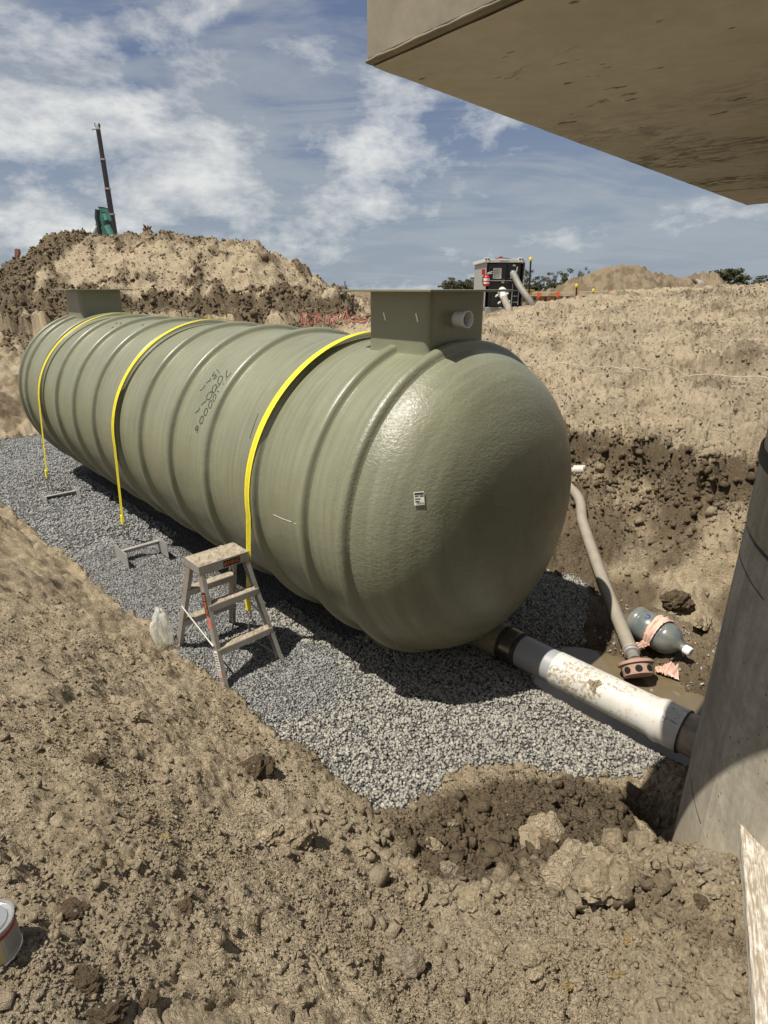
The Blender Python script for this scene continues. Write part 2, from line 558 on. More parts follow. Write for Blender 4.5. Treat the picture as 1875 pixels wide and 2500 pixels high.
peel = N(t, 'ShaderNodeAttribute', attribute_name='peel').outputs['Fac']
n_p = noise_n(t, mapping_n(t, pos, (1, 1, 1.6)), 34, 4, .6, .6)
n_q = noise_n(t, pos, 7, 3, .5)
hgt = math_n(t, 'ADD', math_n(t, 'MULTIPLY', n_p, math_n(t, 'ADD', math_n(t, 'MULTIPLY', peel, .8), .18)),
             math_n(t, 'ADD', math_n(t, 'MULTIPLY', n_q, .9), math_n(t, 'MULTIPLY', stre, .5)))
bump(t, b, hgt, .42, .010)

# concrete
m, t, b = new_mat('concrete')
pos = N(t, 'ShaderNodeNewGeometry').outputs['Position']
n1 = noise_n(t, pos, 1.7, 6, .6, .3)
n2 = noise_n(t, pos, 12, 6, .65)
c = mix_n(t, ramp_n(t, math_n(t, 'ADD', math_n(t, 'MULTIPLY', n1, .6), math_n(t, 'MULTIPLY', n2, .4)), [(.35, 0), (.65, 1)]), (.14, .124, .09), (.26, .232, .175))
pit = N(t, 'ShaderNodeTexVoronoi', Scale=15.0)
t.links.new(mapping_n(t, pos, (1, 1, .8)), pit.inputs['Vector'])
ps = N(t, 'ShaderNodeSeparateColor')
t.links.new(pit.outputs['Color'], ps.inputs[0])
pf = math_n(t, 'MULTIPLY', math_n(t, 'LESS_THAN', pit.outputs['Distance'], .14), math_n(t, 'GREATER_THAN', ps.outputs[0], .72))
c = mix_n(t, math_n(t, 'MULTIPLY', pf, .8), c, (.09, .08, .06))
t.links.new(c, b.inputs['Base Color'])
b.inputs['Roughness'].default_value = .85
b.inputs['Specular IOR Level'].default_value = .25
bump(t, b, math_n(t, 'SUBTRACT', math_n(t, 'MULTIPLY', n2, .4), math_n(t, 'MULTIPLY', pf, 1.0)), .5, .008)

# slab soffit: concrete lightened to offset shade, honeycombed and stained towards the far edge
m, t, b = new_mat('soffit_shade_lift')
uv = N(t, 'ShaderNodeUVMap', uv_map='plan').outputs[0]
pos = N(t, 'ShaderNodeNewGeometry').outputs['Position']
n1 = noise_n(t, pos, 2.2, 6, .6, .3)
n2 = noise_n(t, pos, 16, 6, .65)
c = mix_n(t, ramp_n(t, math_n(t, 'ADD', math_n(t, 'MULTIPLY', n1, .6), math_n(t, 'MULTIPLY', n2, .4)), [(.35, 0), (.65, 1)]), (.43, .405, .345), (.57, .54, .465))
sepu = N(t, 'ShaderNodeSeparateXYZ')
t.links.new(uv, sepu.inputs[0])
zone = ramp_n(t, sepu.outputs[0], [(.12, .0), (.42, .75), (.72, 1), (.80, .8), (.84, .1)])
hc = noise_n(t, mapping_n(t, uv, (95, 34, 1), (0, 0, .35)), 1.0, 5, .7, .3)
hm = ramp_n(t, noise_n(t, mapping_n(t, uv, (7, 4.5, 1), (0, 0, .5), (.3, .8, 0)), 1.0, 5, .65, .4), [(.45, 0), (.58, 1)])
hcf = math_n(t, 'MULTIPLY', ramp_n(t, hc, [(.48, 0), (.56, 1)]), math_n(t, 'MULTIPLY', zone, hm))
pk = ramp_n(t, noise_n(t, mapping_n(t, uv, (58, 24, 1), (0, 0, .5)), 1.0, 3, .6), [(.66, 0), (.69, 1)])
hcf = math_n(t, 'MAXIMUM', hcf, math_n(t, 'MULTIPLY', pk, .85))
blk = ramp_n(t, noise_n(t, mapping_n(t, uv, (15, 6, 1), (0, 0, .4), (2.2, 1.4, 0)), 1.0, 6, .65, .5), [(.64, 0), (.68, 1)])
hcf = math_n(t, 'MAXIMUM', hcf, math_n(t, 'MULTIPLY', blk, .9))
ln = math_n(t, 'ABSOLUTE', math_n(t, 'SUBTRACT', math_n(t, 'ADD', sepu.outputs[0], math_n(t, 'MULTIPLY', n1, .04)), .80))
lf = math_n(t, 'MULTIPLY', math_n(t, 'LESS_THAN', ln, .006), ramp_n(t, n2, [(.4, .3), (.6, 1)]))
hcf = math_n(t, 'MAXIMUM', hcf, lf)
c = mix_n(t, math_n(t, 'MULTIPLY', hcf, .82), c, (.055, .045, .03))
bt = ramp_n(t, noise_n(t, pos, 1.1, 5, .6, .5), [(.5, 0), (.7, 1)])
c = mix_n(t, math_n(t, 'MULTIPLY', bt, .3), c, (.47, .41, .31))
t.links.new(c, b.inputs['Base Color'])
b.inputs['Roughness'].default_value = .9
b.inputs['Specular IOR Level'].default_value = .2
bump(t, b, math_n(t, 'SUBTRACT', math_n(t, 'MULTIPLY', n2, .3), hcf), .6, .012)

# riser concrete: smooth precast with vertical wash streaks
m, t, b = new_mat('precast')
pos = N(t, 'ShaderNodeNewGeometry').outputs['Position']
n1 = noise_n(t, mapping_n(t, pos, (1, 1, .35)), 3.2, 6, .62, .3)
n2 = noise_n(t, pos, 30, 5, .6)
st = noise_n(t, mapping_n(t, pos, (14, 14, .6)), 1.0, 5, .6)
c = mix_n(t, ramp_n(t, math_n(t, 'ADD', math_n(t, 'MULTIPLY', n1, .7), math_n(t, 'MULTIPLY', n2, .3)), [(.36, 0), (.64, 1)]), (.20, .18, .138), (.40, .36, .285))
c = mix_n(t, math_n(t, 'MULTIPLY', ramp_n(t, st, [(.52, 0), (.70, 1)]), .55), c, (.13, .115, .088))
sp = N(t, 'ShaderNodeSeparateXYZ')
t.links.new(pos, sp.inputs[0])
pv_ = N(t, 'ShaderNodeTexVoronoi', Scale=22.0)
t.links.new(pos, pv_.inputs['Vector'])
pvs = N(t, 'ShaderNodeSeparateColor')
t.links.new(pv_.outputs['Color'], pvs.inputs[0])
pvf = math_n(t, 'MULTIPLY', math_n(t, 'LESS_THAN', pv_.outputs['Distance'], .13), math_n(t, 'GREATER_THAN', pvs.outputs[0], .75))
c = mix_n(t, math_n(t, 'MULTIPLY', pvf, .75), c, (.07, .06, .045))
blo = ramp_n(t, noise_n(t, pos, 2.6, 7, .7, .6), [(.52, 0), (.62, 1)])
c = mix_n(t, math_n(t, 'MULTIPLY', blo, .4), c, (.15, .13, .10))
mud = ramp_n(t, math_n(t, 'ADD', math_n(t, 'MULTIPLY', math_n(t, 'SUBTRACT', 1.0, sp.outputs[2]), .7), math_n(t, 'MULTIPLY', n1, .5)), [(.42, 0), (.72, 1)])
c = mix_n(t, math_n(t, 'MULTIPLY', mud, .6), c, (.36, .30, .215))
t.links.new(c, b.inputs['Base Color'])
b.inputs['Roughness'].default_value = .72
bump(t, b, math_n(t, 'ADD', n2, n1), .25, .006)

simple('strap_yellow', (.80, .68, .015), .6, 0, .1, 60, (.35, .28, .06), .4)
simple('strap_line', (.30, .26, .03), .7)
simple('steel', (.42, .41, .39), .38, .85, .2, 30, (.2, .15, .1), .5)
simple('galv', (.46, .46, .45), .5, .55, .15, 20, (.33, .27, .19), .5)
simple('alu', (.44, .43, .41), .42, .6, .15, 18, (.36, .29, .2), .75)
simple('alu_mud', (.23, .185, .13), .85, .0, .35, 26, (.38, .335, .26), .8, .8, 40)
simple('black', (.018, .018, .018), .5, 0, .3)
simple('marker', (.025, .028, .02), .6, 0, .2, 14, None, 0, 0)
simple('label_orange', (.75, .14, .03), .5, 0, .1)
simple('label_red', (.55, .09, .06), .55, 0, .2, 30, (.5, .42, .3), .5)
simple('label_white', (.70, .67, .60), .6, 0, .06)
simple('label_pink', (.55, .30, .28), .6, 0, .2, 40, (.4, .32, .22), .5)
simple('pvc_grey', (.27, .28, .29), .45, 0, .12, 8, (.36, .3, .22), .4)
simple('rubber', (.02, .02, .02), .55, 0, .3, 20, (.2, .16, .1), .3)
simple('band_steel', (.26, .245, .23), .25, .95, .15, 12)
simple('stub_mud', (.42, .355, .255), .7, 0, .45, 9, (.07, .055, .04), .9, .5, 40)
simple('socket_grey', (.60, .60, .58), .5, 0, .08)
simple('foam_white', (.62, .60, .56), .8, 0, .1)
simple('hose', (.225, .20, .158), .75, 0, .2, 9, (.33, .28, .20), .6)
simple('hose_grey', (.17, .165, .15), .6, 0, .2, 9, (.36, .30, .2), .5)
simple('strainer_red', (.36, .215, .165), .8, 0, .25, 14, (.38, .31, .22), .75, .5, 40)
simple('hole_shade', (.006, .005, .005), .9, 0, 0, 5, None, 0, 0)  # near-black colour standing in for the shade inside openings
simple('rag_pink', (.60, .385, .33), .95, 0, .18, 16, (.55, .44, .27), .6, .4, 200)
simple('pump_dark', (.022, .024, .028), .55, 0, .2)
simple('pump_grey', (.34, .34, .32), .55, .2, .12, 6, (.30, .26, .2), .4)
simple('pump_light', (.52, .52, .50), .45, 0, .06)
simple('ext_red', (.52, .02, .02), .35, 0, .1)
simple('cap_yellow', (.78, .55, .02), .5, 0, .1)
simple('picket', (.05, .045, .04), .7, .2, .2)
simple('flag_orange', (.85, .13, .03), .6, 0, .08)
simple('net_orange', (.34, .14, .10), .6, 0, .15)
simple('string', (.48, .42, .32), .9, 0, .1)
simple('rust_pile', (.235, .105, .04), .85, .1, .4, 3, (.07, .035, .02), .8)
simple('rust_and_shade', (.06, .04, .028), .85, .1, .3, 3)  # dark rust; also carries the shade of the set-back pans
simple('digger_green', (.10, .42, .33), .4, 0, .1, 2, (.3, .27, .2), .5)
simple('digger_dark', (.03, .035, .035), .6, 0, .2)
simple('boom_dark', (.028, .022, .022), .5, 0, .2)
simple('tin_metal', (.62, .61, .57), .28, .9, .08, 30)
simple('tin_cream', (.56, .55, .36), .5, 0, .1, 40)
simple('tin_label', (.36, .345, .32), .5, 0, .12, 60)
simple('tin_red', (.28, .012, .015), .45, 0, .1)
simple('tin_gold', (.46, .37, .19), .5, 0, .15, 60)
simple('tarp', (.78, .77, .73), .8)
simple('ochre_beam', (.62, .42, .04), .6, 0, .15)
simple('bark', (.16, .13, .10), .9, 0, .3, 4)
simple('leaf_a', (.060, .070, .028), .7, 0, .45, .5, None, 0, 0)
simple('leaf_b', (.085, .085, .04), .7, 0, .45, .5, None, 0, 0)
simple('ink', (.03, .03, .03), .7, 0, 0, 5, None, 0, 0)
simple('ink_blue', (.02, .03, .16), .6, 0, 0, 5, None, 0, 0)
simple('seam', (.045, .04, .032), .9, 0, .3, 30)
simple('seam_mortar', (.44, .39, .30), .95, 0, .3, 30)
simple('foot_green', (.19, .195, .14), .6)
simple('tip_white', (.8, .8, .78), .4)

# PVC pipe with splashes of mud
m, t, b = new_mat('pvc_white')
pos = N(t, 'ShaderNodeNewGeometry').outputs['Position']
sp = N(t, 'ShaderNodeSeparateXYZ')
nr = N(t, 'ShaderNodeNewGeometry')
s1 = noise_n(t, pos, 42, 6, .7, .2)
s2 = noise_n(t, pos, 3.2, 3, .5)
sf = ramp_n(t, math_n(t, 'MULTIPLY', s1, math_n(t, 'ADD', s2, .5)), [(.575, 0), (.62, 1)])
c = mix_n(t, noise_n(t, pos, 6, 5), (.50, .485, .44), (.60, .59, .55))
c = mix_n(t, math_n(t, 'MULTIPLY', sf, .9), c, mix_n(t, noise_n(t, pos, 60, 3), (.12, .085, .045), (.42, .33, .20)))
t.links.new(c, b.inputs['Base Color'])
film = ramp_n(t, noise_n(t, pos, 7, 6, .7, .6), [(.42, 0), (.7, .45)])
c = mix_n(t, film, c, (.40, .335, .23))
t.links.new(c, b.inputs['Base Color'])
b.inputs['Roughness'].default_value = .3
bump(t, b, math_n(t, 'MULTIPLY', sf, s1), .5, .006)

# weathered white board
m, t, b = new_mat('board_white')
uv = N(t, 'ShaderNodeUVMap', uv_map='grain').outputs[0]
g1 = noise_n(t, mapping_n(t, uv, (5, 170, 1)), 1.0, 7, .7, .3)
g2 = noise_n(t, mapping_n(t, uv, (16, 60, 1), loc=(4, 2, 0)), 1.0, 6, .72, .4)
wear = ramp_n(t, math_n(t, 'ADD', math_n(t, 'MULTIPLY', g1, .5), math_n(t, 'MULTIPLY', g2, .5)), [(.40, 0), (.54, 1)])
c = mix_n(t, wear, (.66, .63, .56), (.27, .215, .15))
t.links.new(c, b.inputs['Base Color'])
b.inputs['Roughness'].default_value = .85
bump(t, b, math_n(t, 'SUBTRACT', g1, wear), .5, .004)

# muddy water
m, t, b = new_mat('muddy_water')
pos = N(t, 'ShaderNodeNewGeometry').outputs['Position']
c = mix_n(t, noise_n(t, pos, 2.4, 5, .6, .4), (.05, .04, .026), (.20, .155, .09))
t.links.new(c, b.inputs['Base Color'])
b.inputs['Roughness'].default_value = .06
bump(t, b, noise_n(t, pos, 9, 2), .05, .004)

# blue-grey bottle plastic, dusty
m, t, b = new_mat('bottle_plastic')
pos = N(t, 'ShaderNodeNewGeometry').outputs['Position']
df = ramp_n(t, noise_n(t, pos, 9, 6, .7, .4), [(.4, 0), (.66, 1)])
c = mix_n(t, math_n(t, 'MULTIPLY', df, .8), (.16, .19, .19), (.34, .315, .25))
t.links.new(c, b.inputs['Base Color'])
b.inputs['Roughness'].default_value = .28
b.inputs['Transmission Weight'].default_value = .35
bump(t, b, noise_n(t, pos, 20, 3), .2, .006)

# clear crumpled film
m, t, b = new_mat('clear_film')
b.inputs['Base Color'].default_value = (.93, .94, .86, 1)
b.inputs['Roughness'].default_value = .22
b.inputs['Transmission Weight'].default_value = .6
b.inputs['IOR'].default_value = 1.12
b.inputs['Specular IOR Level'].default_value = 1.0
b.inputs['Alpha'].default_value = .72


# ------------------------------------------------------------------ mesh builder
ORIG = {}


def tag(o, label=None, cat=None, group=None, kind=None):
    if label:
        o['label'] = label
    if cat:
        o['category'] = cat
    if group:
        o['group'] = group
    if kind:
        o['kind'] = kind
    return o


def thing(name, loc, label, cat, group=None):
    o = bpy.data.objects.new(name, None)
    o.empty_display_size = .2
    o.location = loc
    COL.objects.link(o)
    ORIG[o.name] = Vector(loc)
    return tag(o, label, cat, group)


class MB:
    def __init__(self):
        self.V, self.F, self.UV = [], [], None

    def add(self, vs, fs):
        k = len(self.V)
        self.V += [Vector(v) for v in vs]
        self.F += [tuple(i + k for i in f) for f in fs]
        return self

    def box(self, c, ax, ay, az):
        """c centre, ax ay az half-extent vectors"""
        c, ax, ay, az = (Vector(q) for q in (c, ax, ay, az))
        vs = [c + sx * ax + sy * ay + sz * az for sz in (-1, 1) for sy in (-1, 1) for sx in (-1, 1)]
        fs = [(0, 2, 3, 1), (4, 5, 7, 6), (0, 1, 5, 4), (2, 6, 7, 3), (0, 4, 6, 2), (1, 3, 7, 5)]
        if ax.cross(ay).dot(az) < 0:
            fs = [f[::-1] for f in fs]
        return self.add(vs, fs)

    def beam(self, a, b, wv, hv):
        """box from a to b with half-width vector wv and half-height vector hv"""
        a, b = Vector(a), Vector(b)
        return self.box((a + b) / 2, (b - a) / 2, wv, hv)

    def tube(self, pts, r, n=12, caps=True, closed=False):
        pts = [Vector(p) for p in pts]
        rs = r if isinstance(r, (list, tuple, np.ndarray)) else [r] * len(pts)
        k = len(pts)
        vs, fs = [], []
        t0 = (pts[1] - pts[0]).normalized()
        u = t0.orthogonal().normalized()
        prev = t0
        for i, p in enumerate(pts):
            if closed:
                tg = (pts[(i + 1) % k] - pts[i - 1]).normalized()
            else:
                tg = (pts[min(i + 1, k - 1)] - pts[max(i - 1, 0)]).normalized()
            u = prev.rotation_difference(tg) @ u
            u = (u - tg * u.dot(tg)).normalized()
            v = tg.cross(u)
            prev = tg
            for j in range(n):
                a = 2 * math.pi * j / n
                vs.append(p + (u * math.cos(a) + v * math.sin(a)) * rs[i])
        m_ = k if closed else k - 1
        for i in range(m_):
            for j in range(n):
                a, b_ = i * n + j, i * n + (j + 1) % n
                c, d = ((i + 1) % k) * n + (j + 1) % n, ((i + 1) % k) * n + j
                fs.append((a, b_, c, d))
        if caps and not closed:
            fs.append(tuple(range(n))[::-1])
            fs.append(tuple((k - 1) * n + j for j in range(n)))
        return self.add(vs, fs)

    def lathe(self, prof, o, ax, n=32, caps=True):
        """prof [(r, h)] round axis ax from o"""
        o, ax = Vector(o), Vector(ax).normalized()
        u = ax.orthogonal().normalized()
        v = ax.cross(u)
        vs, fs = [], []
        for (r, h) in prof:
            for j in range(n):
                a = 2 * math.pi * j / n
                vs.append(o + ax * h + (u * math.cos(a) + v * math.sin(a)) * max(r, 1e-5))
        for i in range(len(prof) - 1):
            for j in range(n):
                fs.append((i * n + j, i * n + (j + 1) % n, (i + 1) * n + (j + 1) % n, (i + 1) * n + j))
        if caps:
            fs.append(tuple(range(n))[::-1])
            fs.append(tuple((len(prof) - 1) * n + j for j in range(n)))
        return self.add(vs, fs)

    def prism(self, poly, ext):
        """poly of 3-D points, extruded by vector ext"""
        k = len(poly)
        ext = Vector(ext)
        vs = [Vector(p) for p in poly] + [Vector(p) + ext for p in poly]
        fs = [tuple(range(k)), tuple(range(k, 2 * k))[::-1]]
        for i in range(k):
            fs.append((i, i + k, (i + 1) % k + k, (i + 1) % k))
        return self.add(vs, fs)

    def build(self, name, mat, parent=None, smooth=None, bevel=0.0, segs=2):
        o_ = ORIG[parent.name] if parent is not None else (sum(self.V, Vector()) / len(self.V))
        if parent is None:
            zmin = min(v.z for v in self.V)
            o_ = Vector((o_.x, o_.y, zmin))
        me = bpy.data.meshes.new(name)
        me.from_pydata([tuple(v - o_) for v in self.V], [], self.F)
        me.update()
        if self.UV:
            nm, fn = self.UV
            uvl = me.uv_layers.new(name=nm)
            for li, lp in enumerate(me.loops):
                uvl.data[li].uv = fn(self.V[lp.vertex_index])
        me.materials.append(MATS[mat])
        if smooth is not None:
            me.shade_smooth()
            me.set_sharp_from_angle(angle=R_(smooth))
        ob = bpy.data.objects.new(name, me)
        COL.objects.link(ob)
        ORIG[ob.name] = o_
        if parent is None:
            ob.location = o_
        else:
            ob.parent = parent
        if bevel:
            bv = ob.modifiers.new('bevel', 'BEVEL')
            bv.width, bv.segments, bv.limit_method = bevel, segs, 'ANGLE'
        return ob


def np_mesh(name, V, F, mat, attrs=None, smooth=False):
    me = bpy.data.meshes.new(name)
    nv, nf, k = len(V), len(F), F.shape[1]
    me.vertices.add(nv)
    me.vertices.foreach_set('co', np.ascontiguousarray(V, np.float32).ravel())
    me.loops.add(nf * k)
    me.loops.foreach_set('vertex_index', np.ascontiguousarray(F, np.int32).ravel())
    me.polygons.add(nf)
    me.polygons.foreach_set('loop_start', np.arange(nf, dtype=np.int32) * k)
    me.polygons.foreach_set('loop_total', np.full(nf, k, np.int32))
    me.update(calc_edges=True)
    for an, av in (attrs or {}).items():
        a = me.attributes.new(an, 'FLOAT', 'POINT')
        a.data.foreach_set('value', np.ascontiguousarray(av, np.float32))
    me.materials.append(MATS[mat])
    if smooth:
        me.shade_smooth()
    ob = bpy.data.objects.new(name, me)
    COL.objects.link(ob)
    return ob


def text_mesh(s, size):
    cu = bpy.data.curves.new('t', 'FONT')
    cu.body = s
    cu.size = size
    cu.align_x, cu.align_y = 'CENTER', 'CENTER'
    ob = bpy.data.objects.new('t', cu)
    COL.objects.link(ob)
    dg = bpy.context.evaluated_depsgraph_get()
    me = bpy.data.meshes.new_from_object(ob.evaluated_get(dg))
    vs = [v.co.copy() for v in me.vertices]
    fs = [tuple(p.vertices) for p in me.polygons]
    bpy.data.objects.remove(ob)
    bpy.data.meshes.remove(me)
    bpy.data.curves.remove(cu)
    return vs, fs


def lettering(mb, s, size, c, ux, uy):
    vs, fs = text_mesh(s, size)
    c, ux, uy = Vector(c), Vector(ux).normalized(), Vector(uy).normalized()
    return mb.add([c + ux * v.x + uy * v.y for v in vs], fs)


def ribbon(mb, pts, nrm, wdt):
    """flat stroke along pts lying on a surface with normals nrm"""
    k = len(pts)
    vs, fs = [], []
    for i in range(k):
        tg = (pts[min(i + 1, k - 1)] - pts[max(i - 1, 0)])
        sd = tg.cross(nrm[i]).normalized() * wdt / 2
        vs += [pts[i] + sd, pts[i] - sd]
    for i in range(k - 1):
        fs.append((2 * i, 2 * i + 1, 2 * i + 3, 2 * i + 2))
    return mb.add(vs, fs)


def spline(pts, n=8):
    """Catmull-Rom through 3-D points"""
    P = [Vector(p) for p in pts]
    P = [P[0] * 2 - P[1]] + P + [P[-1] * 2 - P[-2]]
    o = []
    for i in range(1, len(P) - 2):
        for j in range(n):
            t_ = j / n
            a, b_, c, d = P[i - 1], P[i], P[i + 1], P[i + 2]
            o.append(.5 * ((2 * b_) + (c - a) * t_ + (2 * a - 5 * b_ + 4 * c - d) * t_ ** 2 + (3 * b_ - a - 3 * c + d) * t_ ** 3))
    o.append(P[-2])
    return o


# ================================================================== THE GROUND
def seq(a, b, ratio):
    n = int(math.log(b / a) / ratio)
    return list(np.geomspace(a, b, n, endpoint=False))


rad = [0.25] + seq(.5, 1.1, .02) + seq(1.1, 5.2, .0042) + seq(5.2, 16.5, .0050) + list(np.arange(16.5, 25, .065)) + \
    seq(25, 37, .014) + list(np.arange(37, 46, .22)) + seq(46, 60, .02) + seq(60, 900, .10) + [900]
ang = list(np.arange(-50, -34, .22)) + list(np.arange(-34, 34, .14)) + list(np.arange(34, 50, .22)) + list(np.arange(50, 310, 4))
rad, ang = np.array(rad), np.radians(np.array(ang))
nr_, na_ = len(rad), len(ang)
RR, AA = np.meshgrid(rad, ang, indexing='ij')
gx, gy = (RR * np.sin(AA)).ravel(), (RR * np.cos(AA)).ravel()
gz = base_h(gx, gy)
gdamp, ggrav = soil_masks(gx, gy, gz)
gdry = dry_mask(gx, gy, gz)
gz = gz + detail_h(gx, gy, gz, gdamp, ggrav)
gz = np.where(RR.ravel() > 60, 2.1 + .0 * gz, gz)
ii, jj = np.meshgrid(np.arange(nr_ - 1), np.arange(na_), indexing='ij')
ii, jj = ii.ravel(), jj.ravel()
j2 = (jj + 1) % na_
GF = np.stack([ii * na_ + jj, (ii + 1) * na_ + jj, (ii + 1) * na_ + j2, ii * na_ + j2], 1)[:, ::-1]
ground = np_mesh('ground', np.stack([gx, gy, gz], 1), GF, 'soil', {'damp': gdamp, 'gravel': ggrav, 'dry': gdry}, True)
tag(ground, kind='structure')

# water standing by the pipe
mb = MB()
pts = []
for k in range(48):
    a = 2 * math.pi * k / 48
    pts.append(W(3.5 + (.66) * math.cos(a), 1.38 + .86 * math.sin(a), -.055))
mb.add([W(3.5, 1.38, -.055)] + pts, [(0, i + 1, (i + 1) % 48 + 1) for i in range(48)])
tag(mb.build('puddle', 'muddy_water'), kind='structure')

# ------------------------------------------------------------------ scattered stones
PHI = (1 + 5 ** .5) / 2
ICO = np.array([(-1, PHI, 0), (1, PHI, 0), (-1, -PHI, 0), (1, -PHI, 0), (0, -1, PHI), (0, 1, PHI), (0, -1, -PHI), (0, 1, -PHI),
                (PHI, 0, -1), (PHI, 0, 1), (-PHI, 0, -1), (-PHI, 0, 1)]) / math.sqrt(1 + PHI ** 2)
ICOF = np.array([(0, 11, 5), (0, 5, 1), (0, 1, 7), (0, 7, 10), (0, 10, 11), (1, 5, 9), (5, 11, 4), (11, 10, 2), (10, 7, 6), (7, 1, 8),
                 (3, 9, 4), (3, 4, 2), (3, 2, 6), (3, 6, 8), (3, 8, 9), (4, 9, 5), (2, 4, 11), (6, 2, 10), (8, 6, 7), (9, 8, 1)])


OCT = np.array([(1, 0, 0), (-1, 0, 0), (0, 1, 0), (0, -1, 0), (0, 0, 1), (0, 0, -1)], float)
OCTF = np.array([(0, 2, 4), (2, 1, 4), (1, 3, 4), (3, 0, 4), (2, 0, 5), (1, 2, 5), (3, 1, 5), (0, 3, 5)])
CUB = np.array([(x_, y_, z_) for z_ in (-1, 1) for y_ in (-1, 1) for x_ in (-1, 1)], float) * .72
CUBF = np.array([(0, 2, 1), (1, 2, 3), (4, 5, 6), (5, 7, 6), (0, 1, 4), (1, 5, 4), (2, 6, 3), (3, 6, 7), (0, 4, 2), (2, 4, 6), (1, 3, 5), (3, 7, 5)])


def scatter(name, P, size, attrs, mat, jag=.28, flat=.75, shape=(ICO, ICOF)):
    n = len(P)
    B_, BF_ = shape
    k = len(B_)
    V = np.repeat(B_[None], n, 0) * (1 + jag * rng.standard_normal((n, k, 1))) + jag * .5 * rng.standard_normal((n, k, 3))
    V = V * np.stack([rng.uniform(.75, 1.3, n), rng.uniform(.65, 1.05, n), rng.uniform(.45, 1, n) * flat], 1)[:, None, :]
    q = rng.standard_normal((n, 4))
    q /= np.linalg.norm(q, axis=1, keepdims=True)
    a, b_, c, d = q.T
    M = np.stack([np.stack([1 - 2 * (c * c + d * d), 2 * (b_ * c - a * d), 2 * (b_ * d + a * c)], 1),
                  np.stack([2 * (b_ * c + a * d), 1 - 2 * (b_ * b_ + d * d), 2 * (c * d - a * b_)], 1),
                  np.stack([2 * (b_ * d - a * c), 2 * (c * d + a * b_), 1 - 2 * (b_ * b_ + c * c)], 1)], 1)
    V = np.einsum('nij,nkj->nki', M, V) * (size[:, None, None] * .5)
    V = V + P[:, None, :]
    F = (BF_[None] + (np.arange(n) * k)[:, None, None]).reshape(-1, 3)
    return np_mesh(name, V.reshape(-1, 3), F, mat, {an: np.repeat(av, k) for an, av in attrs.items()})


def sample_es(n, e0, e1, s0, s1):
    e, s = rng.uniform(e0, e1, n), rng.uniform(s0, s1, n)
    return e * CY - s * SY, e * SY + s * CY, e, s


def gravel_pts(n, e0, e1, s0, s1, spread=.05):
    x, y, e, s = sample_es(n, e0, e1, s0, s1)
    z = base_h(x, y)
    _, _, d1, d2, d3 = edges(x, y)
    inside = np.minimum(np.minimum(-d1, -d2), np.minimum(-d3, 12.75 - s))
    keep = inside + rng.exponential(spread, n) * (rng.random(n) < .25) > 0.0
    dmp, gr = soil_masks(x, y, z)
    z = z + detail_h(x, y, z, dmp, gr)
    keep &= (gr > .5) | (rng.random(n) < .04)
    keep &= (z > -.05) | (rng.random(n) < .10)
    keep &= ~((np.abs(e - E0) < .55) & (s > 3.2) & (s < 9.5))
    return x[keep], y[keep], z[keep], e[keep], s[keep]


# coarse aggregate round the near end of the tank
x, y, z, e, s = gravel_pts(57000, 1.4, 5.0, .75, 4.1)
fine_zone = sstep((s - 2.55 - .12 * perlin(x * 3, y * 3, 90)) / .25) * sstep((2.45 + .1 * perlin(x * 3, y * 3, 91) - e) / .2)
k = rng.random(len(x)) > fine_zone * .93
x, y, z, s = x[k], y[k], z[k], s[k]
sz = rng.uniform(.012, .029, len(x))
tag(scatter('coarse_gravel', np.stack([x, y, z + rng.uniform(-.004, .010, len(x))], 1), sz, {'tone': np.clip(rng.normal(.5, .2, len(x)), 0, 1)}, 'aggregate', .16, .85, (CUB, CUBF)),
    'loose pale grey crushed stone bedding spread around and in front of the tank', 'gravel', kind='stuff')
# fine crushed rock beside the straps
x, y, z, e, s = gravel_pts(30000, 1.25, 2.7, 2.45, 6.4, .03)
fine_zone = sstep((s - 2.55 - .12 * perlin(x * 3, y * 3, 90)) / .25) * sstep((2.45 + .1 * perlin(x * 3, y * 3, 91) - e) / .2)
k = rng.random(len(x)) < fine_zone
x, y, z = x[k], y[k], z[k]
a1 = np.stack([x, y, z + rng.uniform(-.003, .005, len(x))], 1)
s1_ = rng.uniform(.009, .020, len(x))
x, y, z, e, s = gravel_pts(16000, 1.25, 3.0, 6.2, 12.9, .06)
a2 = np.stack([x, y, z + rng.uniform(-.004, .008, len(x))], 1)
s2_ = rng.uniform(.018, .034, len(x))
a1, s1_ = np.concatenate([a1, a2]), np.concatenate([s1_, s2_])
tag(scatter('fine_gravel', a1, s1_, {'tone': np.clip(rng.normal(.5, .2, len(a1)), 0, 1)}, 'fine_aggregate', .16, .85, (CUB, CUBF)),
    'fine blue grey crushed rock heaped along the strapped side of the tank', 'gravel', kind='stuff')
# crumbs of clay on the banks: the same soil, broken off
def crumbs(name, x, y, size, sink, label, shape, jag):
    z = base_h(x, y)
    dmp, gr = soil_masks(x, y, z)
    k = (gr < .3) | ((rng.random(len(x)) < .16) & (size < .022) & (np.maximum(edges(x, y)[2], edges(x, y)[3]) > -.16) & (z < .2))
    x, y, z, dmp, gr, size = x[k], y[k], z[k], dmp[k], gr[k], size[k]
    dr = dry_mask(x, y, z)
    zf = z + detail_h(x, y, z, dmp, gr)
    jit = rng.normal(0, .12, len(x))
    ob = scatter(name, np.stack([x, y, zf + size * sink], 1), size, {'damp': np.clip(dmp + jit, 0, 1), 'dry': np.clip(dr + jit, 0, 1), 'gravel': 0 * x}, 'soil', jag, .9, shape)
    return tag(ob, label, 'soil', kind='stuff')


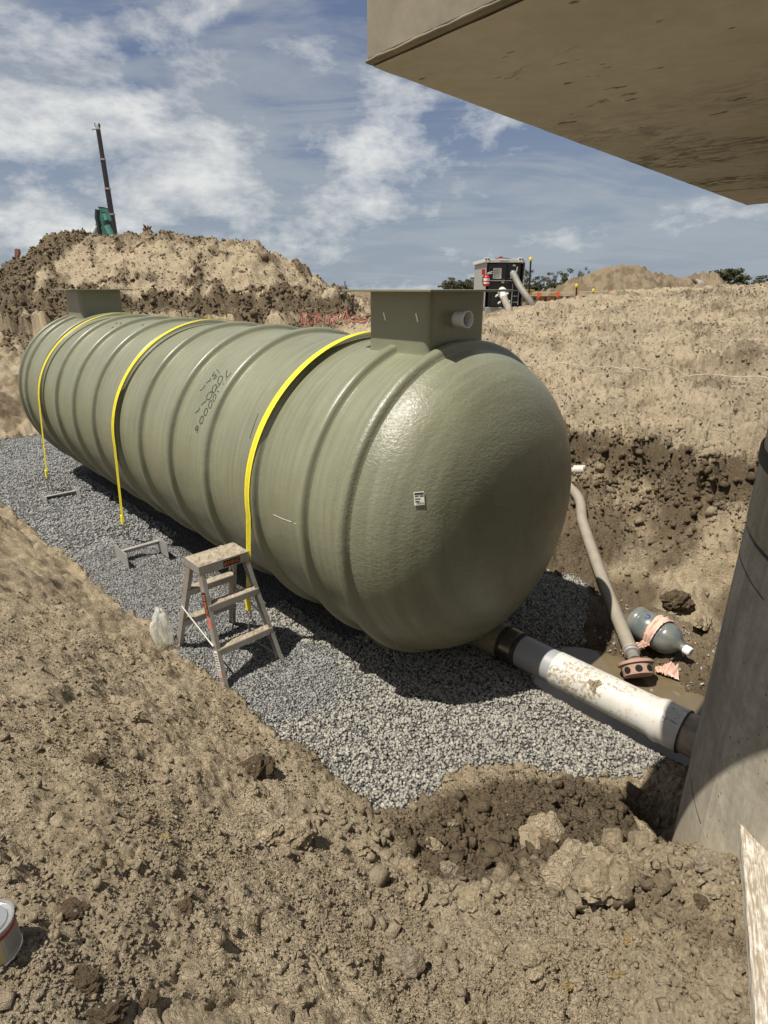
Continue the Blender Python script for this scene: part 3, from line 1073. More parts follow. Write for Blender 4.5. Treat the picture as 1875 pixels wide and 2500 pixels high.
n = 102000
rr = 1.15 * (4.8 / 1.15) ** rng.random(n)
aa = np.radians(rng.uniform(-48, 48, n))
x, y = rr * np.sin(aa), rr * np.cos(aa)
dn = fbm(x * 1.6, y * 1.6, 95, 3)
k = rng.random(n) < np.clip(.46 + .9 * dn + .35 * sstep((x + .1) / .6), .14, 1)
x, y, rr = x[k], y[k], rr[k]
sz = np.minimum((.0048 + .0042 * rng.exponential(1, len(x))) * (.75 + .12 * rr), .04)
crumbs('foreground_crumbs', x, y, sz, .22, 'loose buff clay crumbs covering the near bank', (OCT, OCTF), .2)
n = 900
rr = 1.2 * (4.4 / 1.2) ** rng.random(n)
aa = np.radians(rng.uniform(-47, 47, n))
sz = np.minimum(.010 + .009 * rng.exponential(1, n), .05)
crumbs('scattered_clods', rr * np.sin(aa), rr * np.cos(aa), sz, .25, 'scattered angular clay clods on the near bank', (CUB, CUBF), .18)
# broken clods heaped in and around the dug hollow
n = 2600
x, y = .92 + .48 * rng.standard_normal(n), 2.0 + .30 * rng.standard_normal(n)
k = (y < 2.75) & (np.hypot(x - CYL_C[0], y - CYL_C[1]) > CYL_R + .05)
x, y = x[k], y[k]
sz = np.minimum(.013 + .017 * rng.exponential(1, len(x)), .11)
crumbs('broken_clods', x, y, sz, .12, 'heap of broken clay clods around the dug hollow by the riser', (CUB, CUBF), .2)
n = 26000
x, y = rng.uniform(.8, 9, n), rng.uniform(4.8, 13, n)
sz = np.minimum(.010 + .011 * rng.exponential(1, n), .06)
s_l, d_l = rng.uniform(-1, 9, 6000), 1.30 + .22 * rng.standard_normal(6000) - .7 * rng.random(6000) ** 3
e_l = 4.88 + d_l
x = np.concatenate([x, e_l * CY - s_l * SY])
y = np.concatenate([y, e_l * SY + s_l * CY])
sz = np.concatenate([sz, np.minimum(.014 + .016 * rng.exponential(1, 6000), .10)])
crumbs('bank_crumbs', x, y, sz, .15, 'clay crumbs and small clods on the bank beyond the tank', (OCT, OCTF), .2)
n = 3200
s_l = rng.uniform(-1, 9, n)
e_l = 4.88 + 1.36
x, y = e_l * CY - s_l * SY, e_l * SY + s_l * CY
off = -(0.26 * perlin(x * .9, y * .9, 12) + .12 * perlin(x * 2.7, y * 2.7, 13)) + .13 * rng.standard_normal(n) - .3 * rng.random(n) ** 3
x, y = x + off * CY, y + off * SY
sz = np.minimum(.025 + .022 * rng.exponential(1, n), .13)
crumbs('lip_clods', x, y, sz, .1, 'dark damp clods along the lip of the bench behind the tank', (CUB, CUBF), .2)
n = 26000
x, y = rng.uniform(-16, .5, n), rng.uniform(15.5, 22.8, n)
z = base_h(x, y)
dmp, gr = soil_masks(x, y, z)
k = rng.random(n) < .35 + .8 * dmp
x, y, dmp = x[k], y[k], dmp[k]
sz = np.minimum((.035 + .030 * rng.exponential(1, len(x))) * (.7 + .7 * dmp), .30)
crumbs('stockpile_crumbs', x, y, sz, -.02, 'clods and crumbs of clay over the stockpile behind the tank', (OCT, OCTF), .2)


# ------------------------------------------------------------------ larger clods, one by one
def clod_mesh(seed, sub=4):
    import bmesh
    bm = bmesh.new()
    bmesh.ops.create_icosphere(bm, subdivisions=sub, radius=.5)
    V = np.array([v.co[:] for v in bm.verts])
    u, v_ = V[:, 0] * 2.3 + seed * 7.7 + V[:, 2], V[:, 1] * 2.3 + V[:, 2] * 1.7 + seed * 3.1
    d = 1 + .36 * fbm(u, v_, seed, 4, .65)
    f1, f2, iv = cells(u * 1.6, v_ * 1.6, seed + 40)
    d = d + .30 * (np.minimum(f2 - f1, .5) + iv * .7 - .5)
    f1, f2, iv = cells(u * 4.2, v_ * 4.2, seed + 41)
    d = d + .11 * (np.minimum(f2 - f1, .4) + iv * .7 - .5)
    sc = np.array([1.0, .8, .62])
    for bv_, p, k_ in zip(bm.verts, V, d):
        bv_.co = Vector(p * k_ * sc)
    me = bpy.data.meshes.new('soil_clod')
    bm.to_mesh(me)
    bm.free()
    me.shade_smooth()
    me.set_sharp_from_angle(angle=R_(28))
    return me


CL = {}
for mi, mn in enumerate(('clod_soil', 'clod_dark', 'clod_pale', 'clod_ochre')):
    for q in range(3):
        me = clod_mesh(100 + mi * 10 + q)
        me.materials.append(MATS[mn])
        CL[(mn, q)] = me
clods = [
    (176, 2212, 48, 'clod_dark', 0), (210, 2396, 55, 'clod_dark', 0), (266, 2481, 66, 'clod_dark', 0), (453, 2212, 32, 'clod_dark', 0),
    (402, 2062, 28, 'clod_ochre', 1), (725, 2050, 82, 'clod_soil', 2), (657, 2050, 54, 'clod_soil', 2), (629, 1878, 72, 'clod_dark', 3),
    (334, 1761, 28, 'clod_soil', 4), (235, 1872, 38, 'clod_dark', 0), (878, 2073, 46, 'clod_soil', 2), (365, 2447, 32, 'clod_dark', 0),
    (1411, 2135, 125, 'clod_soil', 5), (1325, 2060, 100, 'clod_soil', 6), (1570, 2048, 70, 'clod_soil', 7), (1099, 2130, 40, 'clod_pale', 7),
    (1102, 2025, 24, 'clod_pale', 7), (1062, 2075, 32, 'clod_soil', 7), (1300, 2368, 58, 'clod_soil', 4), (1472, 2099, 44, 'clod_pale', 7),
    (1631, 2111, 52, 'clod_soil', 7), (1466, 2192, 112, 'clod_soil', 8), (982, 2362, 66, 'clod_pale', 9), (1203, 2319, 62, 'clod_soil', 4),
    (1386, 2417, 24, 'clod_ochre', 1), (1503, 2402, 27, 'clod_ochre', 1), (1533, 2304, 22, 'clod_ochre', 1), (1735, 2132, 60, 'clod_pale', 10),
    (1741, 2180, 34, 'clod_soil', 10), (1708, 2209, 26, 'clod_dark', 10), (1250, 1985, 46, 'clod_dark', 7), (1180, 1955, 36, 'clod_dark', 7),
    (1010, 2200, 40, 'clod_soil', 4), (1150, 2215, 60, 'clod_soil', 4), (1000, 2120, 40, 'clod_soil', 7), (1530, 2120, 44, 'clod_soil', 7),
    (1520, 1560, 20, 'clod_ochre', 11), (1650, 1490, 60, 'clod_dark', 12), (1715, 1530, 50, 'clod_soil', 12), (600, 1990, 26, 'clod_soil', 4),
    (118, 2000, 24, 'clod_soil', 4), (1610, 2330, 30, 'clod_soil', 4), (1270, 2440, 44, 'clod_soil', 4), (890, 2250, 34, 'clod_soil', 4)]
CL_LAB = {0: 'dark crumbly clay clod lying on the dry foreground slope', 1: 'small ochre yellow lump on the foreground soil',
          2: 'knobbly grey clay lump at the shoulder of the near bank', 3: 'dark flat clod on the slope just above the gravel edge',
          4: 'buff clay clod among loose crumbs on the foreground slope', 5: 'largest knobbly clay boulder at the lip of the dug hollow',
          6: 'buff clay lump next to the largest boulder in the dug hollow', 7: 'loose clay clod lying in the damp dug hollow by the riser',
          8: 'broad low clay lump below the largest boulder', 9: 'chalky whitish lump in the foreground soil',
          10: 'lump of mud stuck at the foot of the concrete riser', 11: 'small ochre stone beside the suction hose',
          12: 'damp clay lump on the bank behind the water bottle'}
CL_OWN = {(1570, 2048): 'rounded clay clod in the slab shadow beside the riser', (1099, 2130): 'pale clod on the left rim of the dug hollow',
          (1102, 2025): 'small pale round stone inside the dug hollow', (1062, 2075): 'grey clod on the outer left slope of the dug hollow',
          (1472, 2099): 'flat pale clod touching the largest clay boulder', (1631, 2111): 'knobbly clod against the foot of the riser',
          (1250, 1985): 'dark damp clod in the hollow just below the gravel edge', (1180, 1955): 'small dark clod at the gravel edge of the hollow',
          (1000, 2120): 'buff clod between the gravel corner and the dug hollow', (1530, 2120): 'buff clod between the largest boulder and the riser',
          (657, 2050): 'smaller of the two joined clay lumps on the bank shoulder', (725, 2050): 'larger of the two joined clay lumps on the bank shoulder',
          (878, 2073): 'lone clay lump on the bank shoulder near the gravel corner', (1650, 1490): 'large damp clay lump on the bank above the water bottle',
          (1715, 1530): 'buff clay lump between the water bottle and the riser', (1735, 2132): 'pale flat dab of mud at the foot of the riser',
          (1741, 2180): 'buff lump below the pale dab of mud by the board', (1708, 2209): 'dark lump below the pale dab of mud by the riser',
          (266, 2481): 'largest dark clod among those on the dry slope by the tin', (176, 2212): 'dark flaky clod closest to the paint tin'}
for i, (px, py, wpx, mn, li) in enumerate(clods):
    p = hit(px, py)
    dist = (p - CAMP).length
    wm = wpx * dist / FPX * 1.02
    ob = bpy.data.objects.new('soil_clod', CL[(mn, i % 3)])
    COL.objects.link(ob)
    ob.scale = (wm, wm * random.uniform(.85, 1.1), wm * random.uniform(.8, 1.15))
    ob.rotation_euler = (random.uniform(-.4, .4), random.uniform(-.4, .4), random.uniform(0, 6.28))
    ob.location = (p.x, p.y, hz_at(p.x, p.y) + wm * .12)
    tag(ob, CL_OWN.get((px, py), CL_LAB[li]), 'clod', 'larger clay clods on the banks')

# ================================================================== TANK
S0, S1, DA, DN = 2.737, 9.573, .729, 2.76


def tank_r(s):
    s = np.asarray(s, float)
    k = np.clip(np.maximum((S0 - s) / DA, (s - S1) / DA), 0, 1)
    return RT * (1 - k ** DN) ** (1 / DN)


def tank_pt(s, phi, lift=0.0):
    """phi 0 = side facing the ladder, 90 = crown"""
    r = float(tank_r(s)) + lift
    return W(E0 - r * math.cos(R_(phi)), s, AX_Z + r * math.sin(R_(phi)))


def tank_hit(px, py):
    d = ray(px, py)
    de, ds = es_of(d.x, d.y)
    t_ = np.linspace(2, 14, 24000)
    E_, S_, Z_ = de * t_, ds * t_, CAM_Z + d.z * t_
    rr_ = np.hypot(E_ - E0, Z_ - AX_Z)
    k_ = np.clip(np.maximum((S0 - S_) / DA, (S_ - S1) / DA), 0, None)
    Fv = ((rr_ / RT) ** DN + k_ ** DN)
    i = np.where(Fv < 1)[0]
    i = i[0] if len(i) else int(np.argmin(Fv))
    p = CAMP + d * float(t_[i])
    e_, s_, z_ = E_[i], S_[i], Z_[i]
    # normal
    gr_ = (rr_[i] / RT) ** (DN - 1) / RT
    ks = (S0 - s_) / DA
    gs = -(max(ks, 0) ** (DN - 1)) / DA
    nv = (DE * (e_ - E0) + DZ * (z_ - AX_Z)) / rr_[i] * gr_ + DS * gs
    return p, nv.normalized(), s_, math.degrees(math.atan2(z_ - AX_Z, E0 - e_))


tank = thing('storage_tank', W(E0, 6.1, 0), 'long olive green fibreglass tank with ribs and domed ends lying in the trench', 'tank')
TO = ORIG[tank.name]


def lathe_shell(name, svals, rvals, parent, mat='gelcoat', n=176, origin=None):
    svals, rvals = np.asarray(svals), np.asarray(rvals)
    ph = np.radians(np.linspace(-90, 270, n + 1))
    S_, P_ = np.meshgrid(svals, ph, indexing='ij')
    R__ = np.repeat(rvals[:, None], n + 1, 1)
    e_ = E0 - R__ * np.cos(P_)
    z_ = AX_Z + R__ * np.sin(P_)
    X = e_ * CY - S_ * SY - origin.x
    Y = e_ * SY + S_ * CY - origin.y
    V = np.stack([X, Y, z_ - origin.z], -1).reshape(-1, 3)
    m_ = n + 1
    a, b_ = np.meshgrid(np.arange(len(svals) - 1), np.arange(n), indexing='ij')
    a, b_ = a.ravel(), b_.ravel()
    F = np.stack([a * m_ + b_, a * m_ + b_ + 1, (a + 1) * m_ + b_ + 1, (a + 1) * m_ + b_], 1)
    peel = np.clip((2.75 - S_.ravel()) / .25, 0, 1) * .9 + .1
    ob = np_mesh(name, V, F, mat, {'peel': peel}, True)
    me = ob.data
    uvl = me.uv_layers.new(name='wrap')
    lu = np.stack([S_.ravel()[F.ravel()], (P_.ravel() * RT)[F.ravel()]], 1)
    uvl.data.foreach_set('uv', lu.astype(np.float32).ravel())
    ob.parent = parent
    ORIG[ob.name] = origin
    return ob


th = np.linspace(0, 1, 46)
kk = 1 - th ** 2.2
dome_s = S0 - DA * kk[:-1]
mid_s = np.linspace(S0, S1, 90)
far_s = S1 + DA * (1 - kk[::-1])[1:] if False else S1 + DA * (1 - (1 - th[1:]) ** 2.2)
sv = np.concatenate([dome_s, mid_s, far_s])
lathe_shell('shell', sv, np.maximum(tank_r(sv), 1e-4), tank, origin=TO)
RIBS = [2.545, 2.93, 3.52, 4.235, 4.88, 5.52, 6.13, 6.76, 7.41, 8.06, 8.76, 9.44, 9.80]
rib_prof = [(-.062, -.006), (-.047, .003), (-.040, .020), (-.033, .036), (-.021, .044), (0, .046), (.021, .044), (.033, .036), (.040, .020), (.047, .003), (.062, -.006)]
for sr in RIBS:
    ss = np.array([sr + a for a, _ in rib_prof])
    lathe_shell('rib', ss, tank_r(ss) + np.array([b_ for _, b_ in rib_prof]), tank, origin=TO)


# access necks
def neck(s0, s1, e0, e1, far):
    ztop = 2.682
    mb = MB()
    n = 9
    # walls follow the crown at the bottom; rounded corners
    ring = []
    rc = .045
    for (ce, cs, a0) in ((e1 - rc, s0 + rc, -90), (e1 - rc, s1 - rc, 0), (e0 + rc, s1 - rc, 90), (e0 + rc, s0 + rc, 180)):
        for q in range(5):
            a = R_(a0 + q * 22.5)
            ring.append((ce + rc * math.cos(a), cs + rc * math.sin(a)))
    dense = []
    for i in range(len(ring)):
        a, b_ = ring[i], ring[(i + 1) % len(ring)]
        L = math.hypot(b_[0] - a[0], b_[1] - a[1])
        m_ = max(1, int(L / .04))
        for q in range(m_):
            dense.append((a[0] + (b_[0] - a[0]) * q / m_, a[1] + (b_[1] - a[1]) * q / m_))
    K = len(dense)
    ce, cs = (e0 + e1) / 2, (s0 + s1) / 2
    rows = [0.0, .04, .10, .3, .55, .8, 1.0]
    vs, fs = [], []
    for ri, f_ in enumerate(rows):
        for (e_, s_) in dense:
            r_ = float(tank_r(np.clip(s_, S0 - .3, S1 + .3)))
            zb = AX_Z + math.sqrt(max(r_ ** 2 - (e_ - E0) ** 2, 0)) - .02
            k_ = 1 + (.045 if ri == 0 else .02 if ri == 1 else .004 if ri == 2 else 0)
            vs.append(W(ce + (e_ - ce) * k_, cs + (s_ - cs) * k_, zb + (ztop - zb) * f_))
    for ri in range(len(rows) - 1):
        for j in range(K):
            fs.append((ri * K + j, ri * K + (j + 1) % K, (ri + 1) * K + (j + 1) % K, (ri + 1) * K + j))
    mb.add(vs, fs)
    nk = mb.build('neck', 'gelcoat', tank, 50)
    o_ = .125
    mb = MB()
    mb.box(W(ce, cs, ztop + .007), DE * ((e1 - e0) / 2 + o_), DS * ((s1 - s0) / 2 + o_), DZ * .007)
    mb.build('lid_flange', 'gelcoat', nk, 40, .003)
    return nk


neckA = neck(2.61, 3.175, 2.82, 3.385, False)
neckB = neck(9.11, 9.69, 2.82, 3.40, True)
# vent socket on the near neck
mb = MB()
c0 = at_y(1120, 779, 4.23)
e_c = .5
ce_, cs_ = es_of(c0.x, c0.y)
d_ = ray(1118, 779)
de_, ds_ = es_of(d_.x, d_.y)
t_ = 2.60 / ds_
pc = CAMP + d_ * t_
ec = de_ * t_
mb.lathe([(.050, .012), (.050, -.055), (.053, -.058), (.053, -.085), (.047, -.085), (.047, -.02), (.045, .0)], W(ec, 2.60, pc.z), DS, 32, False)
mb.build('vent_socket', 'socket_grey', neckA, 40)
mb = MB()
mb.lathe([(.0465, 0), (.0465, .002)], W(ec, 2.600, pc.z), DS, 28)
mb.build('socket_plug', 'pvc_grey', neckA, 40)
# scrape marks on the neck
mb = MB()
for (px, py, px2, py2) in ((936, 763, 941, 782), (1015, 765, 1020, 786)):
    for_pts = []
    for f_ in (0, .5, 1):
        d_ = ray(px + (px2 - px) * f_, py + (py2 - py) * f_)
        de_, ds_ = es_of(d_.x, d_.y)
        t_ = 2.817 / de_
        for_pts.append(CAMP + d_ * t_)
    ribbon(MB(), for_pts, [-DE] * 3, .012).build('scrape_mark', 'label_white', neckA)

# cradle feet
for s_ in (2.86, 4.85, 7.1, 9.25):
    for sd in (-1, 1):
        mb = MB()
        e_ = E0 + sd * .30
        zb = AX_Z - math.sqrt(RT ** 2 - .3 ** 2) + .01
        mb.prism([W(e_ - .12, s_ - .012, -.06), W(e_ + .12, s_ - .012, -.06), W(e_ + .12, s_ - .012, AX_Z - math.sqrt(RT ** 2 - (.30 * sd + .12) ** 2) + .01),
                  W(e_ - .12, s_ - .012, AX_Z - math.sqrt(RT ** 2 - (.30 * sd - .12) ** 2) + .01)], DS * .024)
        mb.box(W(e_ - sd * -.10, s_ + .09, .07), DE * .008, DS * .08, DZ * .13)
        mb.build('foot', 'foot_green', tank)

# outlet stub at the foot of the dome
PE, PZ = 3.34, .155
mb = MB()
mb.lathe([(.26, 2.86), (.25, 2.74), (.185, 2.62), (.150, 2.5), (.133, 2.36), (.133, 2.10)], W(PE, 0, PZ), DS, 40, False)
mb.UV = ('wrap', lambda v: (v.x, v.y))
mb.build('outlet_stub', 'gelcoat', tank, 60)

# sticker on the dome
corners = [tank_hit(*q) for q in ((1009, 1201), (1034, 1199), (1036, 1232), (1011, 1234))]
nrm = sum((c[1] for c in corners), Vector()).normalized()
cpts = [c[0] + nrm * .008 for c in corners]
mb = MB()
mb.prism(cpts, nrm * .0015)
stick = mb.build('sticker', 'label_white', tank)
ux = (cpts[1] - cpts[0]).normalized()
uy = (cpts[0] - cpts[3]).normalized()
wS, hS = (cpts[1] - cpts[0]).length, (cpts[0] - cpts[3]).length
cS = sum(cpts, Vector()) / 4 + nrm * .003
mb = MB()
mb.box(cS + uy * hS * .36, ux * wS * .44, uy * hS * .07, nrm * .0006)
for yy, a_, b_ in ((.18, -.42, -.05), (.18, .05, .42), (-.02, -.42, .1), (-.20, -.42, 0)):
    mb.box(cS + uy * hS * yy + ux * wS * (a_ + b_) / 2, ux * wS * (b_ - a_) / 2, uy * hS * .03, nrm * .0006)
lettering(mb, '7856L', hS * .26, cS - uy * hS * .36 + ux * wS * .08, ux, uy)
mb.build('sticker_print', 'ink', stick)

# felt-tip writing on the flank
ZO = lambda a, b_: (460 + a * .1085, 880 + b_ * .1085)


def oval(cx_, cy_, a_, b_, rot):
    o_ = []
    for q in range(15):
        an = 2 * math.pi * q / 14
        u_, v_ = a_ * math.cos(an), b_ * math.sin(an)
        o_.append((cx_ + u_ * math.cos(rot) - v_ * math.sin(rot), cy_ + u_ * math.sin(rot) + v_ * math.cos(rot)))
    return o_


strokes = [
    [(640, 212), (675, 245), (700, 295)],
    [(585, 258), (560, 310), (542, 355), (580, 335), (622, 318), (595, 375), (570, 430), (610, 400), (655, 345)],
    [(500, 402), (485, 465), (450, 465), (430, 495), (400, 510)], [(378, 548), (355, 610), (330, 625), (300, 665), (262, 680)],
    [(868, 225), (858, 310), (850, 380)], [(850, 380), (890, 370), (930, 330), (970, 278)],
    [(778, 380), (740, 352), (700, 370), (672, 430), (668, 500), (690, 530), (720, 525), (760, 460), (778, 380)],
    [(715, 530), (690, 570), (650, 615), (600, 660)],
    [(630, 540), (570, 575), (543, 640), (545, 710), (580, 722), (615, 680), (632, 600), (628, 540)],
    [(520, 700), (460, 740), (415, 815), (430, 882), (490, 862), (528, 790), (535, 720), (520, 700)],
    [(400, 880), (385, 935), (350, 950), (330, 975), (292, 1010)], [(258, 1055), (240, 1120), (205, 1145), (155, 1188)],
    [(1082, 292), (1055, 285), (1010, 320), (965, 380), (935, 435)], [(850, 445), (895, 405), (990, 390)], [(985, 465), (950, 520), (905, 550), (880, 540)],
    [(800, 520), (790, 560)], [(818, 570), (815, 600)], [(770, 625), (745, 665), (710, 722), (680, 705), (650, 685)],
    oval(590, 840, 30, 80, .18), oval(497, 990, 34, 86, .2), oval(395, 1160, 34, 84, .25), oval(302, 1340, 36, 88, .27),
    [(222, 1482), (190, 1478), (158, 1545), (178, 1566), (212, 1530), (222, 1482), (216, 1560), (195, 1630)]]
mb = MB()
for st_ in strokes:
    P_, Nn = [], []
    for a_, b_ in st_:
        p, nv, _, _ = tank_hit(*ZO(a_, b_))
        P_.append(p + nv * .004)
        Nn.append(nv)
    ribbon(mb, spline(P_, 3), [Nn[min(i // 3, len(Nn) - 1)] for i in range((len(P_) - 1) * 3 + 1)], .0065)
mb.build('felt_tip_writing', 'marker', tank)
# scuffs and drips
mb = MB()
for pts, wd in (([(668, 1256), (690, 1266), (713, 1274)], .006), ([(719, 1277), (724, 1279)], .005), ([(733, 1290), (734, 1310), (736, 1330)], .006)):
    H = [tank_hit(*q) for q in pts]
    ribbon(mb, [h_[0] + h_[1] * .003 for h_ in H], [h_[1] for h_ in H], wd)
mb.build('scratch', 'label_white', tank)
mb = MB()
H = [tank_hit(*q) for q in ((631, 1010), (620, 1040), (610, 1070))]
ribbon(mb, [h_[0] + h_[1] * .003 for h_ in H], [h_[1] for h_ in H], .005)
mb.build('scuff_line', 'marker', tank)
for (a_, b_) in ((275, 800), (285, 790), (295, 790), (312, 788), (313, 790), (349, 794), (376, 791), (379, 793), (320, 786), (372, 788), (398, 790)):
    p, nv, _, _ = tank_hit(a_, b_)
    mb = MB()
    mb.lathe([(.016, 0), (.012, .008), (.002, .011)], p - nv * .002, nv, 7)
    mb.build('mud_spot', 'clod_dark', tank)


# ================================================================== STRAPS and anchors
def strap(name, s_lo, s_hi, foot, label):
    """yellow webbing from the ladder-side shackle over the crown to the far side"""
    root = thing(name, (foot.x, foot.y, 0), label, 'strap', 'yellow tie-down straps')
    fe, fs_ = es_of(foot.x, foot.y)
    r_ = RT + .049
    # tangent angle from the foot to the circle
    dx, dz = E0 - fe, AX_Z - foot.z
    D_ = math.hypot(dx, dz)
    al = math.atan2(dz, dx)
    be = math.acos(min(1, r_ / D_))
    phi0 = -(al) - 0  # angle measured from -e direction
    ang0 = math.degrees(be - al)   # tangent point on the upper-left side
    path = []
    for f_ in np.linspace(0, 1, 7)[:-1]:
        tp_e, tp_z = E0 - r_ * math.cos(R_(ang0)), AX_Z + r_ * math.sin(R_(ang0))
        path.append((fe + (tp_e - fe) * f_, foot.z + (tp_z - foot.z) * f_, fs_ + (s_lo - fs_) * f_,
                     Vector((0, 0, 0)) - DE))
    for a in np.linspace(ang0, 180 - ang0, 64):
        k_ = sstep(np.array((a - 0) / 80.0))
        k_ = float(k_) if a < 90 else 1.0
        path.append((E0 - r_ * math.cos(R_(a)), AX_Z + r_ * math.sin(R_(a)), s_lo + (s_hi - s_lo) * k_,
                     -DE * math.cos(R_(a)) + DZ * math.sin(R_(a))))
    path.append((2 * E0 - fe, .12, s_hi, DE))
    hw, th_ = .031, .0035

    def sheet(a0, a1, lift, thick):
        mb = MB()
        vs, fs = [], []
        for (e_, z_, s_, nv) in path:
            c_ = W(e_, s_, z_) + nv * lift
            vs += [c_ + DS * a0, c_ + DS * a1, c_ + DS * a1 + nv * thick, c_ + DS * a0 + nv * thick]
        for i in range(len(path) - 1):
            for q in range(4):
                fs.append((4 * i + q, 4 * i + (q + 1) % 4, 4 * i + 4 + (q + 1) % 4, 4 * i + 4 + q))
        fs += [(0, 1, 2, 3), tuple(4 * (len(path) - 1) + q for q in (3, 2, 1, 0))]
        return mb.add(vs, fs)
    web = sheet(-hw, hw, 0, th_).build('webbing', 'strap_yellow', root, 30)
    for o_ in (-.012, .0, .012):
        sheet(o_ - .0014, o_ + .0014, th_, .0006).build('stripe', 'strap_line', web)
    # stitched end, wire hook and shackle
    mb = MB()
    c_ = W(fe, fs_, foot.z)
    mb.box(c_ + DZ * .05 - DE * .006, DE * .006, DS * .029, DZ * .055)
    mb.build('stitched_loop', 'strap_yellow', root, 30, .003)
    mb = MB()
    top, tip = c_ - DE * .002, c_ - DZ * .085 + DE * .004
    for sd in (-1, 1):
        mb.tube(spline([top + DS * .028 * sd, top + DS * .030 * sd - DZ * .03, tip + DS * .008 * sd, tip + DS * .004 * sd - DZ * .03], 5), .0055, 8)
    mb.tube([top - DS * .03, top + DS * .03], .0055, 8)
    mb.build('claw_hook', 'steel', root, 60)
    mb = MB()
    cs__ = tip - DZ * .055 - DS * .02
    loop = []
    for q in range(20):
        a = 2 * math.pi * q / 20
        loop.append(cs__ + (DE * .9 - DS * .45) * (.026 * math.cos(a)) + DZ * (.05 * math.sin(a)))
    mb.tube(loop, .008, 8, False, True)
    mb.build('shackle', 'steel', root, 60)
    gz_ = hz_at(c_.x, c_.y)
    mb = MB()
    a_ = cs__ - DZ * .045
    mb.tube(spline([a_ + DE * .02, a_ - DZ * .03 - DS * .02, Vector((a_.x, a_.y, gz_ - .12)) - DS * .03], 5), .009, 8)
    mb.build('anchor_rod', 'galv', root, 60)
    return root


strap('tie_down_strap', 3.54, 3.45, W(2.04, 3.76, .30), 'yellow webbing strap over the tank behind the stepladder, beside the near neck')
strap('tie_down_strap', 6.09, 6.00, W(2.01, 6.31, .30), 'yellow webbing strap round the middle of the tank')
strap('tie_down_strap', 8.69, 8.47, W(1.92, 8.80, .28), 'yellow webbing strap at the far end of the tank beside the far neck')


def anchor_frame(c_, label, depth=0.0, tilt=0.0):
    e_, s_ = c_
    p = W(e_, s_)
    root = thing('anchor_frame', (p.x, p.y, hz_at(p.x, p.y)), label, 'anchor', 'galvanised hold-down frames')
    z0 = hz_at(p.x, p.y) + .075 - depth
    for sd in (-1, 1):
        mb = MB()
        c = W(e_ + sd * .205, s_, z0 + sd * tilt)
        mb.box(c, DE * .003, DS * .17, DZ * .085)
        mb.build('side_plate', 'galv', root)
    mb = MB()
    a, b_ = W(e_ - .2, s_ + .05, z0 + .045 - tilt), W(e_ + .2, s_ + .05, z0 + .045 + tilt)
    mb.beam(a, b_, DS * .025, DZ * .003)
    mb.beam(a + DS * .025 - DZ * .024, b_ + DS * .025 - DZ * .024, DS * .003, DZ * .025)
    mb.build('cross_bar', 'galv', root)
    mb = MB()
    mb.box(W(e_ + .18, s_ + .19, z0 + .02), DE * .02, DS * .003, DZ * .05)
    mb.build('lug', 'galv', root)
    return root


anchor_frame((1.985, 5.80), 'bare steel anchor frame standing clear of the gravel beside the middle strap', 0)
anchor_frame((1.955, 8.45), 'steel anchor frame half sunk in gravel beside the far strap', .065)
anchor_frame((2.06, 3.25), 'steel anchor frame almost buried in gravel beside the near strap', .152)

# ================================================================== STEPLADDER
LZ = .875
lc = W(1.80, 3.72)
lad = thing('stepladder', (lc.x, lc.y, 0), 'muddy aluminium double-sided stepladder standing on the gravel', 'stepladder')
eT = (1.615, 1.985)
eB = (1.555, 2.06)
sTop = {'f': 3.655, 'r': 3.785}
sBot = {'f': 3.335, 'r': 4.09}


def lad_pt(side, lr, z):
    f_ = 1 - z / LZ
    i = 0 if lr < 0 else 1
    return W(eT[i] + (eB[i] - eT[i]) * f_, sTop[side] + (sBot[side] - sTop[side]) * f_, z)


for side in 'fr':
    for lr in (-1, 1):
        p0, p1 = lad_pt(side, lr, .004), lad_pt(side, lr, LZ - .02)
        z0 = hz_at(p0.x, p0.y) - .012
        p0 = lad_pt(side, lr, max(z0, -.05))
        up = (p1 - p0).normalized()
        wv = (DS - up * DS.dot(up)).normalized()
        nv = up.cross(wv).normalized()
        if nv.dot(DE) * lr > 0:
            nv = -nv          # nv points to the ladder's inside
        mb = MB()
        mb.beam(p0, p1, wv * .031, nv * .0016)
        for q in (-1, 1):
            mb.beam(p0 + wv * .0295 * q + nv * .0145, p1 + wv * .0295 * q + nv * .0145, wv * .0016, nv * .0145)
        rail = mb.build('rail', 'alu', lad)
        mb = MB()
        mb.beam(p0 - up * .004, p0 + up * .05, wv * .035, nv * .006)
        mb.build('rail_shoe', 'alu_mud', rail)
        if side == 'f' and lr < 0:
            # stickers down the outer web
            def panel(f0, f1, hw, lift):
                a, b_ = p0 + (p1 - p0) * f0, p0 + (p1 - p0) * f1
                return MB().beam(a - nv * lift, b_ - nv * lift, wv * hw, nv * .0005)
            panel(.60, .80, .030, .0026).build('brand_plate', 'black', rail)
            mb = MB()
            a = p0 + (p1 - p0) * .69 - nv * .0038
            lettering(mb, 'RHINO', .052, a, -up, wv if wv.cross(up).dot(nv) * 1 > 0 else wv)
            mb.build('brand_lettering', 'label_orange', rail)
            panel(.50, .585, .022, .0026).build('warning_label', 'label_red', rail)
            panel(.16, .32, .026, .0026).build('load_label', 'label_white', rail)
            panel(.10, .158, .026, .0026).build('load_label_foot', 'label_pink', rail)
            mb = MB()
            for q in range(7):
                a = p0 + (p1 - p0) * (.175 + .02 * q) - nv * .0036
                mb.box(a, wv * .018, up * .004, nv * .0004)
            mb.build('label_print', 'ink', rail)
